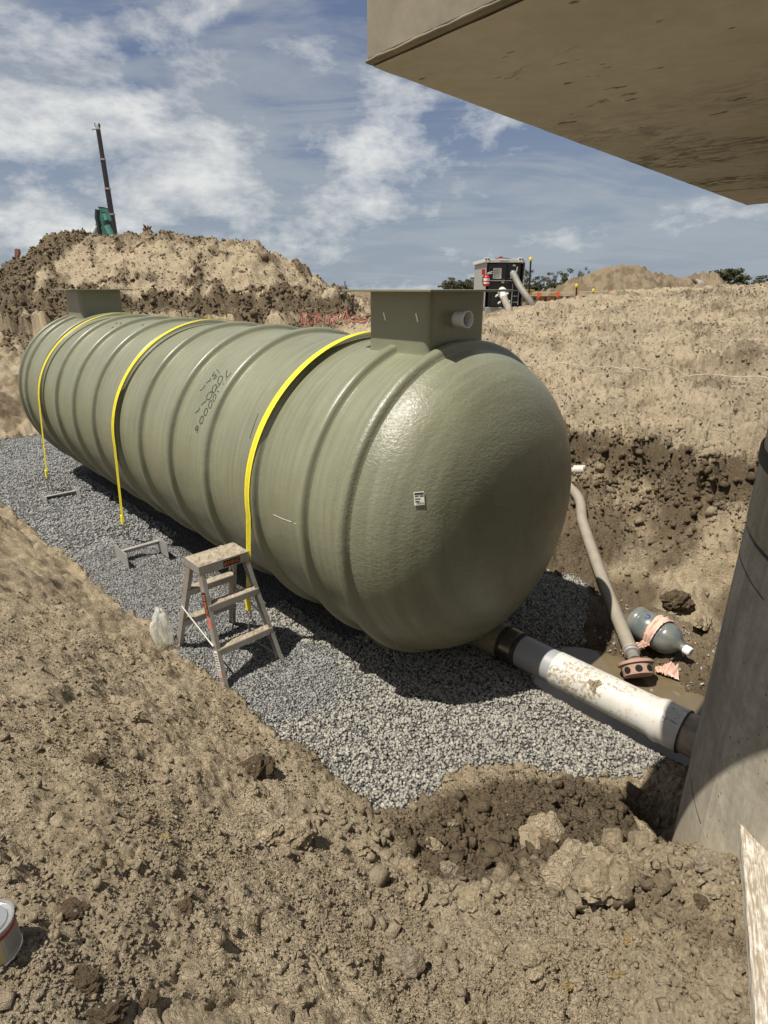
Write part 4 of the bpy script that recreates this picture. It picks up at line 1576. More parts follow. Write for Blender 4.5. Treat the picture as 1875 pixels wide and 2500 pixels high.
# treads
for side, sg in (('f', -1), ('r', 1)):
    for zt in (.30, .60):
        a, b_ = lad_pt(side, -1, zt), lad_pt(side, 1, zt)
        a, b_ = a + DE * .004, b_ - DE * .004
        mb = MB()
        mb.beam(a, b_, DS * .040, DZ * .002)
        for q in (-1, 1):
            mb.beam(a + DS * .039 * q - DZ * .022, b_ + DS * .039 * q - DZ * .022, DS * .0016, DZ * .022)
        tr = mb.build('tread', 'alu', lad)
        mb = MB()
        k = 26
        vs, fs = [], []
        for i in range(k):
            for j in range(5):
                f_ = i / (k - 1)
                p = a + (b_ - a) * f_ + DS * (-.036 + .018 * j)
                hgt_ = .004 + .012 * max(0, random.random() - .35) * (1 if 0 < j < 4 and 0 < i < k - 1 else 0)
                vs.append(p + DZ * hgt_)
        for i in range(k - 1):
            for j in range(4):
                fs.append((i * 5 + j, i * 5 + j + 1, (i + 1) * 5 + j + 1, (i + 1) * 5 + j))
        mb.add(vs, fs)
        mb.build('dried_mud', 'alu_mud', tr)
        for e_a in (-1, 1):
            mb = MB()
            q0 = (a if e_a < 0 else b_) - DZ * .03
            mb.tube([q0, q0 + DS * .0 - DZ * .001 - DE * e_a * .0], .004) if False else None
# top platform
zc = LZ
mb = MB()
c = W(1.80, 3.72, zc)
mb.box(c, DE * .20, DS * .115, DZ * .004)
for sd in (-1, 1):
    mb.box(c + DS * .113 * sd - DZ * .035, DE * .20, DS * .002, DZ * .032)
    mb.box(c + DE * .198 * sd - DZ * .03, DE * .002, DS * .110, DZ * .027)
top = mb.build('top_platform', 'alu', lad)
mb = MB()
vs, fs = [], []
KX, KY = 34, 18
for i in range(KX):
    for j in range(KY):
        f_, g_ = i / (KX - 1), j / (KY - 1)
        inner = 0 < i < KX - 1 and 0 < j < KY - 1
        h_ = .006 + (.011 * max(0, float(fbm(np.array(f_ * 9), np.array(g_ * 5), 5, 3)) + .3) if inner else -.003)
        vs.append(c + DE * (-.198 + .396 * f_) + DS * (-.112 + .224 * g_) + DZ * h_)
for i in range(KX - 1):
    for j in range(KY - 1):
        fs.append((i * KY + j, (i + 1) * KY + j, (i + 1) * KY + j + 1, i * KY + j + 1))
mb.add(vs, fs)
mb.build('dried_mud', 'alu_mud', top)
mb = MB()
fp = c - DS * .1165 - DZ * .034
mb.box(fp + DE * .055, DE * .068, DS * .0008, DZ * .024)
bp = mb.build('brand_plate', 'black', top)
mb = MB()
lettering(mb, 'RHINO', .042, fp + DE * .062 - DS * .0022, DE, DZ)
mb.prism([fp + DE * a - DS * .0022 + DZ * b_ for a, b_ in ((-.012, -.010), (.006, -.012), (.010, .004), (.0, .012), (-.006, .004))], DS * .0005)
mb.build('brand_lettering', 'label_orange', bp)
# braces and spreaders
mb = MB()
for lr in (-1, 1):
    a = W(1.80 + .07 * lr, 3.72 - .33, .285)
    b_ = lad_pt('f', lr, .07)
    MB().beam(W(1.80 + .06 * lr, sTop['f'] + (sBot['f'] - sTop['f']) * (1 - .285 / LZ), .272), b_ - DE * lr * .012, DS * .008, DZ * .002).build('brace', 'alu', lad)
    MB().beam(W(1.80 + .06 * lr, sTop['r'] + (sBot['r'] - sTop['r']) * (1 - .285 / LZ), .272), lad_pt('r', lr, .07) - DE * lr * .012, DS * .008, DZ * .002).build('brace', 'alu', lad)
    MB().tube([lad_pt('f', lr, .32) + DE * lr * .008, lad_pt('r', lr, .44) + DE * lr * .008], .007, 8).build('spreader', 'alu', lad, 60)

# crumpled clear plastic beside the ladder
import bmesh
bm = bmesh.new()
bmesh.ops.create_icosphere(bm, subdivisions=4, radius=.5)
V = np.array([v.co[:] for v in bm.verts])
d = 1 + .35 * fbm(V[:, 0] * 2.1 + V[:, 2] * 1.3, V[:, 1] * 2.1 - V[:, 2], 300, 2)
f1, f2, iv = cells(V[:, 0] * 3 + V[:, 2] * 2, V[:, 1] * 3 - V[:, 2] * 2.2, 301)
d = d + .28 * (np.minimum(f2 - f1, .5) + iv * .6 - .4)
pb = hit(432, 1580)
bgx = es_of(pb.x, pb.y)
V = V * d[:, None] * np.array([.15, .16, .30])
V[:, 2] -= V[:, 2].min()
me = bpy.data.meshes.new('plastic_bag')
for bv_, p in zip(bm.verts, V):
    bv_.co = Vector(p)
bm.to_mesh(me)
bm.free()
me.materials.append(MATS['clear_film'])
me.shade_smooth()
me.set_sharp_from_angle(angle=R_(22))
ob = bpy.data.objects.new('plastic_bag', me)
COL.objects.link(ob)
pbw = W(1.46, 4.16)
ob.location = (pbw.x, pbw.y, hz_at(pbw.x, pbw.y) - .02)
ob.rotation_euler = (.0, .1, .6)
tag(ob, 'crumpled clear plastic bag on the gravel edge beside the stepladder', 'plastic bag')

# ================================================================== OUTLET PIPE
pp0 = W(PE, 1.5, 0)
pipe = thing('drain_pipe', (pp0.x, pp0.y, -.05), 'mud splashed white plastic drain pipe running from tank to concrete riser', 'pipe')
o_ = W(PE, 0, PZ)
MB().lathe([(.120, 1.70), (.122, 2.20)], o_, DS, 40).build('grey_spigot', 'pvc_grey', pipe, 50)
prof = [(.125, 1.76), (.1255, 1.70), (.126, 1.10), (.128, 1.06), (.138, 1.03), (.143, 1.005), (.139, .985), (.136, .97), (.138, .90), (.138, .875), (.13, .875)]
MB().lathe(prof, o_, DS, 48).build('white_barrel', 'pvc_white', pipe, 50)
MB().lathe([(.1395, .874), (.1395, .868), (.128, .868)], o_, DS, 40, False).build('seal_ring', 'rubber', pipe, 40)
MB().lathe([(.127, .90), (.128, .70), (.14, .62), (.17, .50), (.2, .36)], o_, DS, 40).build('muddy_spigot', 'stub_mud', pipe, 60)
mb = MB()
pm, = [W(PE, 0, PZ)]
cl = W(PE - .075, 1.46, PZ + .105)
vs, fs = [], []
K1, K2 = 7, 14
ctr = W(PE, 1.43, PZ)
for i in range(K1):
    for j in range(K2):
        a = 2 * math.pi * j / K2
        rr_ = (.002 + i / (K1 - 1)) * (.042 + .014 * math.sin(3 * a + 1) + .008 * math.sin(5 * a))
        an, so_ = R_(43) + rr_ * math.sin(a) * 1.15 / .126, rr_ * math.cos(a)
        lift = .010 * (1 - (i / (K1 - 1)) ** 2) * (1 + .6 * random.uniform(-1, 1)) - .001
        rad_ = .126 + lift
        vs.append(ctr + DS * so_ + (-DE * math.cos(an) + DZ * math.sin(an)) * rad_)
for i in range(K1 - 1):
    for j in range(K2):
        fs.append((i * K2 + j, i * K2 + (j + 1) % K2, (i + 1) * K2 + (j + 1) % K2, (i + 1) * K2 + j))
mb.add(vs, fs)
mb.build('mud_blob', 'clod_soil', pipe)
cpl = thing('pipe_coupling', (W(PE, 2.13).x, W(PE, 2.13).y, 0), 'black rubber coupling with shiny steel band joining pipe to tank outlet', 'coupling')
MB().lathe([(.124, 2.05), (.1335, 2.053), (.1335, 2.215), (.128, 2.22)], o_, DS, 48).build('rubber_sleeve', 'rubber', cpl, 40)
MB().lathe([(.134, 2.085), (.1365, 2.087), (.1365, 2.178), (.134, 2.18)], o_, DS, 48, False).build('shear_band', 'band_steel', cpl, 40)
for s_ in (2.068, 2.198):
    MB().lathe([(.134, s_ - .008), (.1385, s_ - .007), (.1385, s_ + .007), (.134, s_ + .008)], o_, DS, 48, False).build('clamp', 'rubber', cpl, 40)
    MB().box(o_ + DS * s_ - DE * .125 - DZ * .07, DE * .012, DS * .009, DZ * .016).build('clamp_screw', 'band_steel', cpl)

# ================================================================== RISER AND COVER SLAB
cyl = thing('concrete_riser', (CYL_C[0], CYL_C[1], -.6), 'grey precast concrete riser with a ring joint, standing beside the white pipe', 'manhole riser')
cb = Vector((CYL_C[0], CYL_C[1], 0))
MB().lathe([(CYL_R, -.6), (CYL_R, 1.80), (CYL_R - .006, 1.815)], cb, DZ, 160, True).build('lower_ring', 'precast', cyl, 50)
MB().lathe([(CYL_R - .012, 1.80), (CYL_R - .012, 1.838)], cb, DZ, 120, False).build('joint_mortar', 'seam', cyl, 50)
MB().lathe([(CYL_R - .002, 1.836), (CYL_R + .002, 1.845), (CYL_R + .002, 2.08), (CYL_R - .004, 2.09)], cb, DZ, 160, True).build('middle_ring', 'precast', cyl, 50)
MB().lathe([(CYL_R + .003, 2.085), (CYL_R + .011, 2.095), (CYL_R + .011, 2.135), (CYL_R + .003, 2.145)], cb, DZ, 120, False).build('joint_sealant', 'seam', cyl, 60)
MB().lathe([(CYL_R, 2.14), (CYL_R, 3.214)], cb, DZ, 160, True).build('upper_ring', 'precast', cyl, 50)


def cyl_hit(px, py):
    d_ = ray(px, py)
    a_ = d_.x ** 2 + d_.y ** 2
    b_ = -2 * (d_.x * CYL_C[0] + d_.y * CYL_C[1])
    c_ = CYL_C[0] ** 2 + CYL_C[1] ** 2 - CYL_R ** 2
    t_ = (-b_ - math.sqrt(max(b_ * b_ - 4 * a_ * c_, 0))) / 2 / a_
    p = CAMP + d_ * t_
    return p, Vector((p.x - CYL_C[0], p.y - CYL_C[1], 0)).normalized()


def cyl_stroke(pts, wd, lift, name, mat):
    H = [cyl_hit(*q) for q in pts]
    H2 = spline([h_[0] for h_ in H], 6)
    mb_ = MB()
    nn = [Vector((p.x - CYL_C[0], p.y - CYL_C[1], 0)).normalized() for p in H2]
    ribbon(mb_, [Vector((CYL_C[0], CYL_C[1], p.z)) + n_ * (CYL_R + lift + .001) for p, n_ in zip(H2, nn)], nn, wd)
    return mb_.build(name, mat, cyl)


cyl_stroke([(1687, 1900), (1695, 1950), (1708, 2000), (1713, 2012)], .006, .001, 'mould_seam', 'seam')
cyl_stroke([(1713, 2012), (1722, 2035), (1736, 2075)], .012, .002, 'mortar_dab', 'seam_mortar')
cyl_stroke([(1802, 1335), (1812, 1375), (1832, 1418), (1866, 1465)], .004, .001, 'hairline_crack', 'seam')

HS = .56
A = at_z(893, 158, CAM_Z + HS)
B = at_z(1820, 500, CAM_Z + HS)
ab = (B - A)
side = Vector((.632, -.775, 0)).normalized()
Cc, Dd = B + side * 3.5, A + side * 3.5
slab = thing('cover_slab', tuple((A + Cc) / 2), 'thick square concrete cover slab overhanging the riser, stained underneath', 'concrete slab')
mb = MB()
th_ = .38
mb.prism([A, B, Cc, Dd], DZ * th_)
# roughened lower arris
sb = mb.build('slab_body', 'concrete', slab, None, .012, 2)
mb = MB()
ins = .004
KU, KV = 60, 60
vs, fs = [], []
cen = (A + Cc) / 2
for i in range(KU + 1):
    for j in range(KV + 1):
        u_, v_ = i / KU, j / KV
        p = A + ab * u_ + side * 3.5 * v_
        p = cen + (p - cen) * .992
        vs.append(Vector((p.x, p.y, CAM_Z + HS - ins - .0015 * random.random())))
for i in range(KU):
    for j in range(KV):
        fs.append((i * (KV + 1) + j, i * (KV + 1) + j + 1, (i + 1) * (KV + 1) + j + 1, (i + 1) * (KV + 1) + j))
mb.add(vs, fs)
abn, L_ab = ab.normalized(), ab.length
mb.UV = ('plan', lambda v: (((v - A).dot(abn)) / L_ab, ((v - A).dot(side)) / 3.5))
mb.build('soffit_skin', 'soffit_shade_lift', slab)
# rough, chipped lower edge
for (p0, p1, k_) in ((A, A + side * 2.2, 150), (A, B, 220)):
    pts, rs = [], []
    for q in range(k_ + 1):
        f_ = q / k_
        n_ = float(fbm(np.array(f_ * 26.0), np.array(k_ * 1.0), 500, 3))
        pts.append(p0 + (p1 - p0) * f_ + DZ * (.006 + .0015 * n_) + (cen - (A + B) / 2).normalized() * .002)
        rs.append(.0036 + .0018 * max(-.9, n_))
    MB().tube(pts, rs, 8).build('rough_arris', 'concrete', slab, 80)

# ================================================================== BOARD
pa = at_z(1797, 1975, .79)
pb2 = pa + (at_z(1834, 2500, .95) - pa) * 1.3
dirn = (pb2 - pa).normalized()
wv = dirn.cross(DZ).normalized()
if wv.x < 0:
    wv = -wv
hv = wv.cross(dirn).normalized()
if hv.z < 0:
    hv = -hv
mb = MB()
KL = 24
vs, fs = [], []
for i in range(KL + 1):
    f_ = i / KL
    c = pa + (pb2 - pa) * f_
    j_ = lambda: random.uniform(-.0015, .0015)
    vs += [c + wv * j_() + hv * j_(), c + wv * (.115 + j_()) + hv * j_(), c + wv * (.115 + j_()) + hv * (.042 + j_()), c + wv * j_() + hv * (.042 + j_())]
for i in range(KL):
    for q in range(4):
        fs.append((4 * i + q, 4 * i + (q + 1) % 4, 4 * i + 4 + (q + 1) % 4, 4 * i + 4 + q))
fs += [(0, 1, 2, 3), tuple(4 * KL + q for q in (3, 2, 1, 0))]
mb.add(vs, fs)
mb.UV = ('grain', lambda v: ((v - pa).dot(dirn), (v - pa).dot(wv) + (v - pa).dot(hv) * 1.3))
tag(mb.build('timber_board', 'board_white', None, None, .003), 'weathered white painted timber board lying on soil against the riser', 'board')

# ================================================================== PAINT TIN
pt = at_z(-6, 2318, 1.06)
pt = hit(-6, 2318)
gz_ = hz_at(pt.x, pt.y)
tin = thing('paint_tin', (pt.x, pt.y, gz_), 'small open-lidded paint tin with grey label and dark red band on foreground soil', 'paint tin')
o_ = Vector((pt.x, pt.y, gz_ - .006))
rt, ht = .054, .112
MB().lathe([(rt + .002, 0), (rt + .003, .002), (rt + .002, .006), (rt, .007), (rt, ht - .006), (rt + .003, ht - .004), (rt + .003, ht), (rt - .002, ht),
            (rt - .003, ht - .006), (rt - .012, ht - .007), (rt - .013, ht - .002)], o_, DZ, 48).build('can', 'tin_metal', tin, 40)
MB().lathe([(rt - .013, ht - .003), (rt - .016, ht - .012), (rt - .028, ht - .013), (rt - .03, ht - .009), (.002, ht - .009)], o_, DZ, 40, False).build('lid', 'tin_cream', tin, 40)


def band(a0, a1, z0, z1, rr_, name, mat):
    k = 20
    vs, fs = [], []
    for i in range(k + 1):
        a = R_(a0 + (a1 - a0) * i / k)
        for z_ in (z0, z1):
            vs.append(o_ + Vector((rr_ * math.cos(a), rr_ * math.sin(a), z_)))
    for i in range(k):
        fs.append((2 * i, 2 * i + 2, 2 * i + 3, 2 * i + 1))
    return MB().add(vs, fs).build(name, mat, tin, 40)


band(-150, 210, .008, ht - .008, rt + .0012, 'label', 'tin_label')
band(-40, 60, ht - .026, ht - .015, rt + .002, 'red_band', 'tin_red')
band(-120, -52, ht - .040, ht - .028, rt + .002, 'red_band', 'tin_red')
band(-52, -36, .014, ht - .012, rt + .0018, 'gold_panel', 'tin_gold')
for q, (a0, a1) in enumerate(((-110, -80), (-100, -62), (-110, -76))):
    band(a0, a1, .062 - .012 * q, .065 - .012 * q, rt + .002, 'print_line', 'ink')
for q in range(15):
    band(-96 + q * 2.3, -96 + q * 2.3 + random.uniform(.7, 1.6), .012, .028, rt + .002, 'barcode_bar', 'ink')
for q in range(13):
    band(-28, 34, .022 + q * .0048, .0236 + q * .0048, rt + .002, 'small_print', 'pvc_grey')

# ================================================================== SUCTION HOSE, STRAINER, BOTTLE, RAG
def on_ground(px, py, lift):
    p = hit(px, py, lift)
    return Vector((p.x, p.y, float(base_h(np.array([p.x]), np.array([p.y]))[0]) + lift))


hr = .052
st_c = at_z(1558, 1612, .05)
hA, hB = on_ground(1398, 1198, hr + .02), at_z(1543, 1595, .10)
hp = [hA + (hB - hA) * f_ for f_ in (0, .25, .5, .75, 1)]
for f_, p in zip((0, .25, .5, .75, 1), hp):
    p.z = max(p.z - .10 * math.sin(math.pi * f_) * .5, float(base_h(np.array([p.x]), np.array([p.y]))[0]) + hr + .015 if f_ < .9 else p.z)
back = hp[0] + Vector((-.45, .9, .35))
back.z = float(base_h(np.array([back.x]), np.array([back.y]))[0]) + hr
hp = [back + Vector((-1.1, 1.0, .42)), back] + hp
hp[0].z = float(base_h(np.array([hp[0].x]), np.array([hp[0].y]))[0]) + hr
path = spline(hp, 46)
hose = thing('suction_hose', tuple(path[-1]), 'ribbed tan suction hose running down the bank to the red strainer', 'hose')
rs = [hr + (.0035 if i % 2 else -.0035) for i in range(len(path))]
MB().tube(path, rs, 14).build('ribbed_hose', 'hose', hose, 80)
hd = (path[-1] - path[-6]).normalized()
e_ = path[-1]
MB().lathe([(hr - .004, -.05), (hr + .008, -.045), (hr + .008, -.03), (hr, -.028), (hr, -.012), (hr + .008, -.01), (hr + .008, .004), (hr - .002, .006)], e_, hd, 24).build('hose_clamp', 'galv', hose, 40)
MB().lathe([(hr - .008, 0), (hr - .008, .075), (hr - .004, .08)], e_, hd, 24).build('hose_tail', 'hose_grey', hose, 40)
# strainer: flange ring and a solid cup with dark discs for its holes
ax = (hd * .5 + Vector((.12, -.40, -.75))).normalized()
so_ = e_ + hd * .075
stn = thing('strainer', tuple(so_), 'rusty red round foot strainer with drilled holes half in the puddle', 'strainer')
rC = .118
MB().lathe([(hr - .01, -.01), (hr + .02, .002), (rC, .012), (rC + .012, .018), (rC + .012, .036), (rC, .040), (rC - .004, .04)], so_, ax, 40).build('flange', 'strainer_red', stn, 40)
MB().lathe([(rC - .004, .036), (rC - .006, .06), (rC - .012, .115), (rC - .024, .122), (.002, .124)], so_, ax, 40, False).build('strainer_cup', 'strainer_red', stn, 40)
u_ = ax.orthogonal().normalized()
v_ = ax.cross(u_)
for q in range(8):
    a = 2 * math.pi * q / 8 + .15
    dn_ = (u_ * math.cos(a) + v_ * math.sin(a))
    MB().lathe([(.026, 0), (.026, .006), (.023, .0065), (.001, .0065)], so_ + ax * .080 + dn_ * (rC - .0135), (dn_ + ax * .12).normalized(), 18).build('hole_shade_disc', 'hole_shade', stn, 40)  # black disc on the cup wall stands in for a shaded opening

# water bottle
b0, b1 = at_z(1572, 1535, .12), at_z(1668, 1596, .085)
bx = (b1 - b0)
bx = Vector((bx.x, bx.y, -.02)).normalized()
rb = .128
bo = Vector((b0.x, b0.y, float(base_h(np.array([b0.x]), np.array([b0.y]))[0]) + rb + .008))
bot = thing('water_bottle', (bo.x, bo.y, bo.z - rb), 'dusty blue grey water cooler bottle lying beside the hose', 'bottle')
prof = [(.002, -.10), (.10, -.10), (.118, -.094), (.127, -.078), (rb, -.06), (rb, -.03), (.122, -.024), (.122, -.016), (rb, -.01), (rb, .10), (.121, .107), (.121, .115), (rb, .122),
        (rb, .17), (.122, .176), (.122, .184), (.127, .19), (.125, .215), (.113, .25), (.09, .28), (.062, .303), (.04, .318), (.031, .33)]
MB().lathe(prof, bo, bx, 44).build('bottle_body', 'bottle_plastic', bot, 50)
MB().lathe([(.031, .326), (.030, .36), (.034, .362), (.034, .378), (.030, .38)], bo, bx, 24).build('neck', 'bottle_plastic', bot, 40)
mb = MB()
mb.lathe([(.033, .352), (.036, .36), (.036, .40), (.030, .408), (.002, .41)], bo, bx, 14, False)
mb.build('foil_cap', 'tip_white', bot)
sdv = bx.cross(DZ).normalized()
vv = (DZ * .80 - sdv * -.0 + (CAMP - bo).normalized() * .6)
vv = (vv - bx * vv.dot(bx)).normalized()
wv3 = bx.cross(vv)
pts, nn = [], []
for q in range(17):
    a = R_(-150 + 300 * q / 16)
    su, sw = .02 * math.cos(a) * (1 - .3 * q / 16) + .035, .022 * math.sin(a) * (1 - .2 * q / 16)
    n_ = (vv * math.cos(sw / rb) + wv3 * math.sin(sw / rb))
    pts.append(bo + bx * su + n_ * (rb + .0015))
    nn.append(n_)
ribbon(MB(), pts, nn, .011).build('round_emblem', 'ink_blue', bot)

# pink rag: over the bottle, down its near side and out over the mud
mb = MB()
vs, fs = [], []
cdir = (CAMP - bo)
cdir = Vector((cdir.x, cdir.y, 0))
cdir = (cdir - bx * cdir.dot(bx)).normalized()
KA, KB = 40, 12
for i in range(KA):
    f_ = i / (KA - 1)
    for j in range(KB):
        g_ = j / (KB - 1)
        wd = .085 * (1 - .25 * f_)
        ax_p = .14 - wd / 2 + wd * g_ - .06 * max(0, f_ - .35)
        wr = .010 * math.sin(g_ * 17 + 6 * f_) + .008 * math.sin(g_ * 9 - f_ * 23) + .008 * random.uniform(-1, 1)
        if f_ < .62:
            a = R_(148 - f_ / .62 * 168)           # from behind, over the top, to the near side
            n_ = -cdir * -math.cos(a) * 1.0 + DZ * math.sin(a)
            p = bo + bx * ax_p + n_ * (rb + .008 + max(0, wr))
        else:
            k_ = (f_ - .62) / .38
            gnd_z = -.02
            p = bo + bx * (ax_p - .09 * k_) + cdir * (rb + .012 + .10 * k_ + wr)
            p.z = (bo.z - .045) * (1 - k_) + (hz_at(p.x, p.y) + .014) * k_ + wr
        vs.append(p)
for i in range(KA - 1):
    for j in range(KB - 1):
        fs.append((i * KB + j, i * KB + j + 1, (i + 1) * KB + j + 1, (i + 1) * KB + j))
mb.add(vs, fs)
rag = thing('pink_rag', tuple(bo + cdir * .15), 'muddy pink rag draped over the water bottle and trailing onto mud', 'rag')
ro = mb.build('draped_cloth', 'rag_pink', rag, 70)
sm = ro.modifiers.new('thick', 'SOLIDIFY')
sm.thickness = .003
mb = MB()
vs, fs = [], []
r0 = at_z(1608, 1622, .02)
r1 = at_z(1652, 1630, .02)
KA, KB = 26, 16
for i in range(KA):
    for j in range(KB):
        f_, g_ = i / (KA - 1), j / (KB - 1)
        p = r0 + (r1 - r0) * (f_ * 1.25 - .12)
        sdw = (r1 - r0).cross(DZ).normalized()
        wd = .07 + .09 * f_
        p = p + sdw * (g_ - .5) * wd
        n_ = float(fbm(np.array(f_ * 5.2), np.array(g_ * 3.1), 610, 3))
        p.z = max(hz_at(p.x, p.y), -.05) + .012 + .035 * abs(n_) + .012 * random.random()
        vs.append(p)
for i in range(KA - 1):
    for j in range(KB - 1):
        fs.append((i * KB + j, (i + 1) * KB + j, (i + 1) * KB + j + 1, i * KB + j + 1))
mb.add(vs, fs)
ro = mb.build('crumpled_tail', 'rag_pink', rag, 35)

# white pipe offcut on the bank
q0 = on_ground(1402, 1148, .04)
q1 = on_ground(1431, 1147, .04)
qd = (q1 - q0).normalized()
qc = (q0 + q1) / 2
mb = MB()
mb.lathe([(.055, -.14), (.055, .07), (.050, .07), (.050, -.14)], qc, qd, 28, False)
tag(mb.build('pipe_offcut', 'pvc_white', None, 40), 'short white pipe offcut lying on the bank behind the tank', 'pipe offcut')

# cord lying on the upper bank
cp = [on_ground(a, b_, .012) for a, b_ in ((1240, 882), (1290, 891), (1350, 895), (1420, 899), (1500, 905), (1580, 911), (1660, 918), (1740, 923), (1820, 929), (1900, 934))]
cp = [Vector((p.x, p.y, float(base_h(np.array([p.x]), np.array([p.y]))[0]) + .055)) for p in spline(cp, 6)]
tag(MB().tube(cp, .0055, 6).build('cord', 'string', None, 60), 'pale cord stretched along the dry bank beyond the tank', 'cord')

# ================================================================== PUMP
PY = 16.0


def P(px, py, y=PY):
    return at_y(px, py, y)


X_, Y_ = Vector((1, 0, 0)), Vector((0, 1, 0))
pc_ = P(1230, 700)
gp = float(base_h(np.array([pc_.x]), np.array([PY + .5]))[0])
pump = thing('pump_set', (pc_.x, PY + .8, gp), 'grey boxed diesel pump set with dark open front on the far bank', 'pump')


def slab_px(x0, y0, x1, y1, front, depth):
    """box whose front rectangle is given in photo pixels on the plane y = front"""
    a, b_ = at_y(x0, y1, front), at_y(x1, y0, front)
    return MB().box(((a.x + b_.x) / 2, front + depth / 2, (a.z + b_.z) / 2), X_ * abs(b_.x - a.x) / 2, Y_ * depth / 2, DZ * abs(b_.z - a.z) / 2)


slab_px(1189, 641, 1272, 775, PY + .10, 1.9).build('housing', 'pump_dark', pump)
slab_px(1182, 750, 1276, 800, PY - .02, 2.1).build('base_skid', 'pump_grey', pump, None, .01)
slab_px(1181, 641, 1190, 752, PY, 2.0).build('corner_post', 'pump_grey', pump, None, .01)
slab_px(1273, 641, 1283, 752, PY, 2.0).build('corner_post', 'pump_grey', pump, None, .01)
slab_px(1182, 632, 1283, 641, PY, 2.0).build('roof', 'pump_light', pump, None, .01)
slab_px(1220, 635.5, 1243, 638.5, PY - .004, .02).build('name_strip', 'pump_grey', pump)
for x0 in (1183, 1266):
    cc = slab_px(x0, 629, x0 + 13, 641, PY - .03, .12).build('corner_casting', 'pump_light', pump, None, .01)
    for dx in (1.5, 8):
        slab_px(x0 + dx, 631, x0 + dx + 4, 633.5, PY - .034, .02).build('slot_shade_block', 'hole_shade', cc)  # black block on the casting stands in for slot shade
MB().lathe([(.05, 0), (.05, .045), (.03, .06)], P(1222, 631.5, PY + .6), DZ, 14).build('beacon', 'ext_red', pump, 40)
MB().tube([P(1208, 632, PY + .5), P(1222, 629.5, PY + .5), P(1248, 632, PY + .5)], .012, 6).build('roof_cable', 'pump_dark', pump, 60)
dp = slab_px(1190, 644, 1236, 684, PY + .06, .04).build('door_panel', 'pump_dark', pump, None, .01)
ds_ = slab_px(1203, 654.5, 1225, 680, PY + .05, .008).build('data_sheet', 'label_white', dp)
mb = MB()
for q in range(12):
    y_ = 657.5 + q * 1.75
    a, b_ = P(1205.5, y_, PY + .048), P(1222 - (q * 7 % 5), y_, PY + .048)
    mb.box((a + b_) / 2, X_ * (b_.x - a.x) / 2, Y_ * .001, DZ * .004)
mb.build('data_sheet_print', 'pvc_grey', ds_)
slab_px(1238, 644, 1272, 686, PY + .065, .04).build('valve_recess', 'black', pump)
slab_px(1194, 684, 1234, 686.2, PY + .0, .06).build('ledge', 'pump_grey', pump)
slab_px(1237, 684.5, 1254, 686.2, PY + .0, .06).build('ledge', 'pump_grey', pump)
slab_px(1190, 688, 1248, 748, PY + .07, .03).build('lower_recess', 'black', pump)
for y0 in (708, 722, 737):
    slab_px(1251, y0, 1265, y0 + 1.8, PY + .05, .05).build('grille_bar', 'pump_grey', pump)
slab_px(1249, 692, 1251, 745, PY + .04, .06).build('grille_frame', 'pump_grey', pump)
slab_px(1265, 692, 1267, 745, PY + .04, .06).build('grille_frame', 'pump_grey', pump)
for (x0, y0, x1, y1) in ((1252, 646, 1259, 650), (1224, 687.5, 1231, 691)):
    slab_px(x0, y0, x1, y1, PY + .05, .006).build('plate', 'label_white', pump)
# upper outlet flange, lower inlet coupling
slab_px(1246, 659, 1258, 681, PY + .03, .05).build('outlet_flange', 'pump_grey', pump, None, .01)
va, vb = P(1252, 668, PY + .05), P(1257, 675, PY - .22)
MB().tube([va, va + (vb - va) * .35, va + (vb - va) * .36, va + (vb - va) * .6, va + (vb - va) * .61, vb], [.072, .072, .085, .085, .07, .07], 18).build('outlet_coupling', 'galv', pump, 40)
MB().tube([P(1259, 668, PY - .1), P(1262, 660, PY - .14), P(1263.5, 652, PY - .16)], [.02, .018, .014], 8).build('cam_lever', 'pump_light', pump, 60)
ia, ib = P(1225, 708, PY + .1), P(1231, 729, PY - .35)
MB().tube([ia, ia + (ib - ia) * .3, ia + (ib - ia) * .31, ia + (ib - ia) * .45, ia + (ib - ia) * .46, ib], [.10, .10, .125, .125, .085, .085], 20).build('inlet_coupling', 'pump_light', pump, 40)
for (x0, y0) in ((1213, 720), (1238, 716), (1219, 737), (1242, 735)):
    c0_ = P(x0, y0, PY - .15)
    MB().tube([c0_ + X_ * .035, c0_ - DZ * .02, c0_ - X_ * .03 - DZ * .05], [.022, .03, .018], 8).build('cam_lever', 'pump_light', pump, 60)


def gz_(x, y):
    return float(base_h(np.array([x]), np.array([y]))[0])


h1 = [vb, P(1266, 694, PY - .45), P(1280, 716, PY - .7), P(1297, 741, PY - .85)]
h1.append(Vector((h1[-1].x + .12, h1[-1].y - .02, gz_(h1[-1].x, h1[-1].y) - .15)))
tag(MB().tube(spline(h1, 8), .078, 14).build('discharge_hose', 'hose_grey', None, 60), 'thick grey hose dropping from the upper outlet of the pump', 'hose')
h2 = [ib, P(1236, 741, PY - .6), P(1242, 756, PY - .95)]
h2.append(Vector((h2[-1].x + .04, h2[-1].y - .15, gz_(h2[-1].x, h2[-1].y - .1) - .2)))
tag(MB().tube(spline(h2, 8), .085, 14).build('inlet_hose', 'hose', None, 60), 'tan hose leaving the white lower coupling of the pump', 'hose')
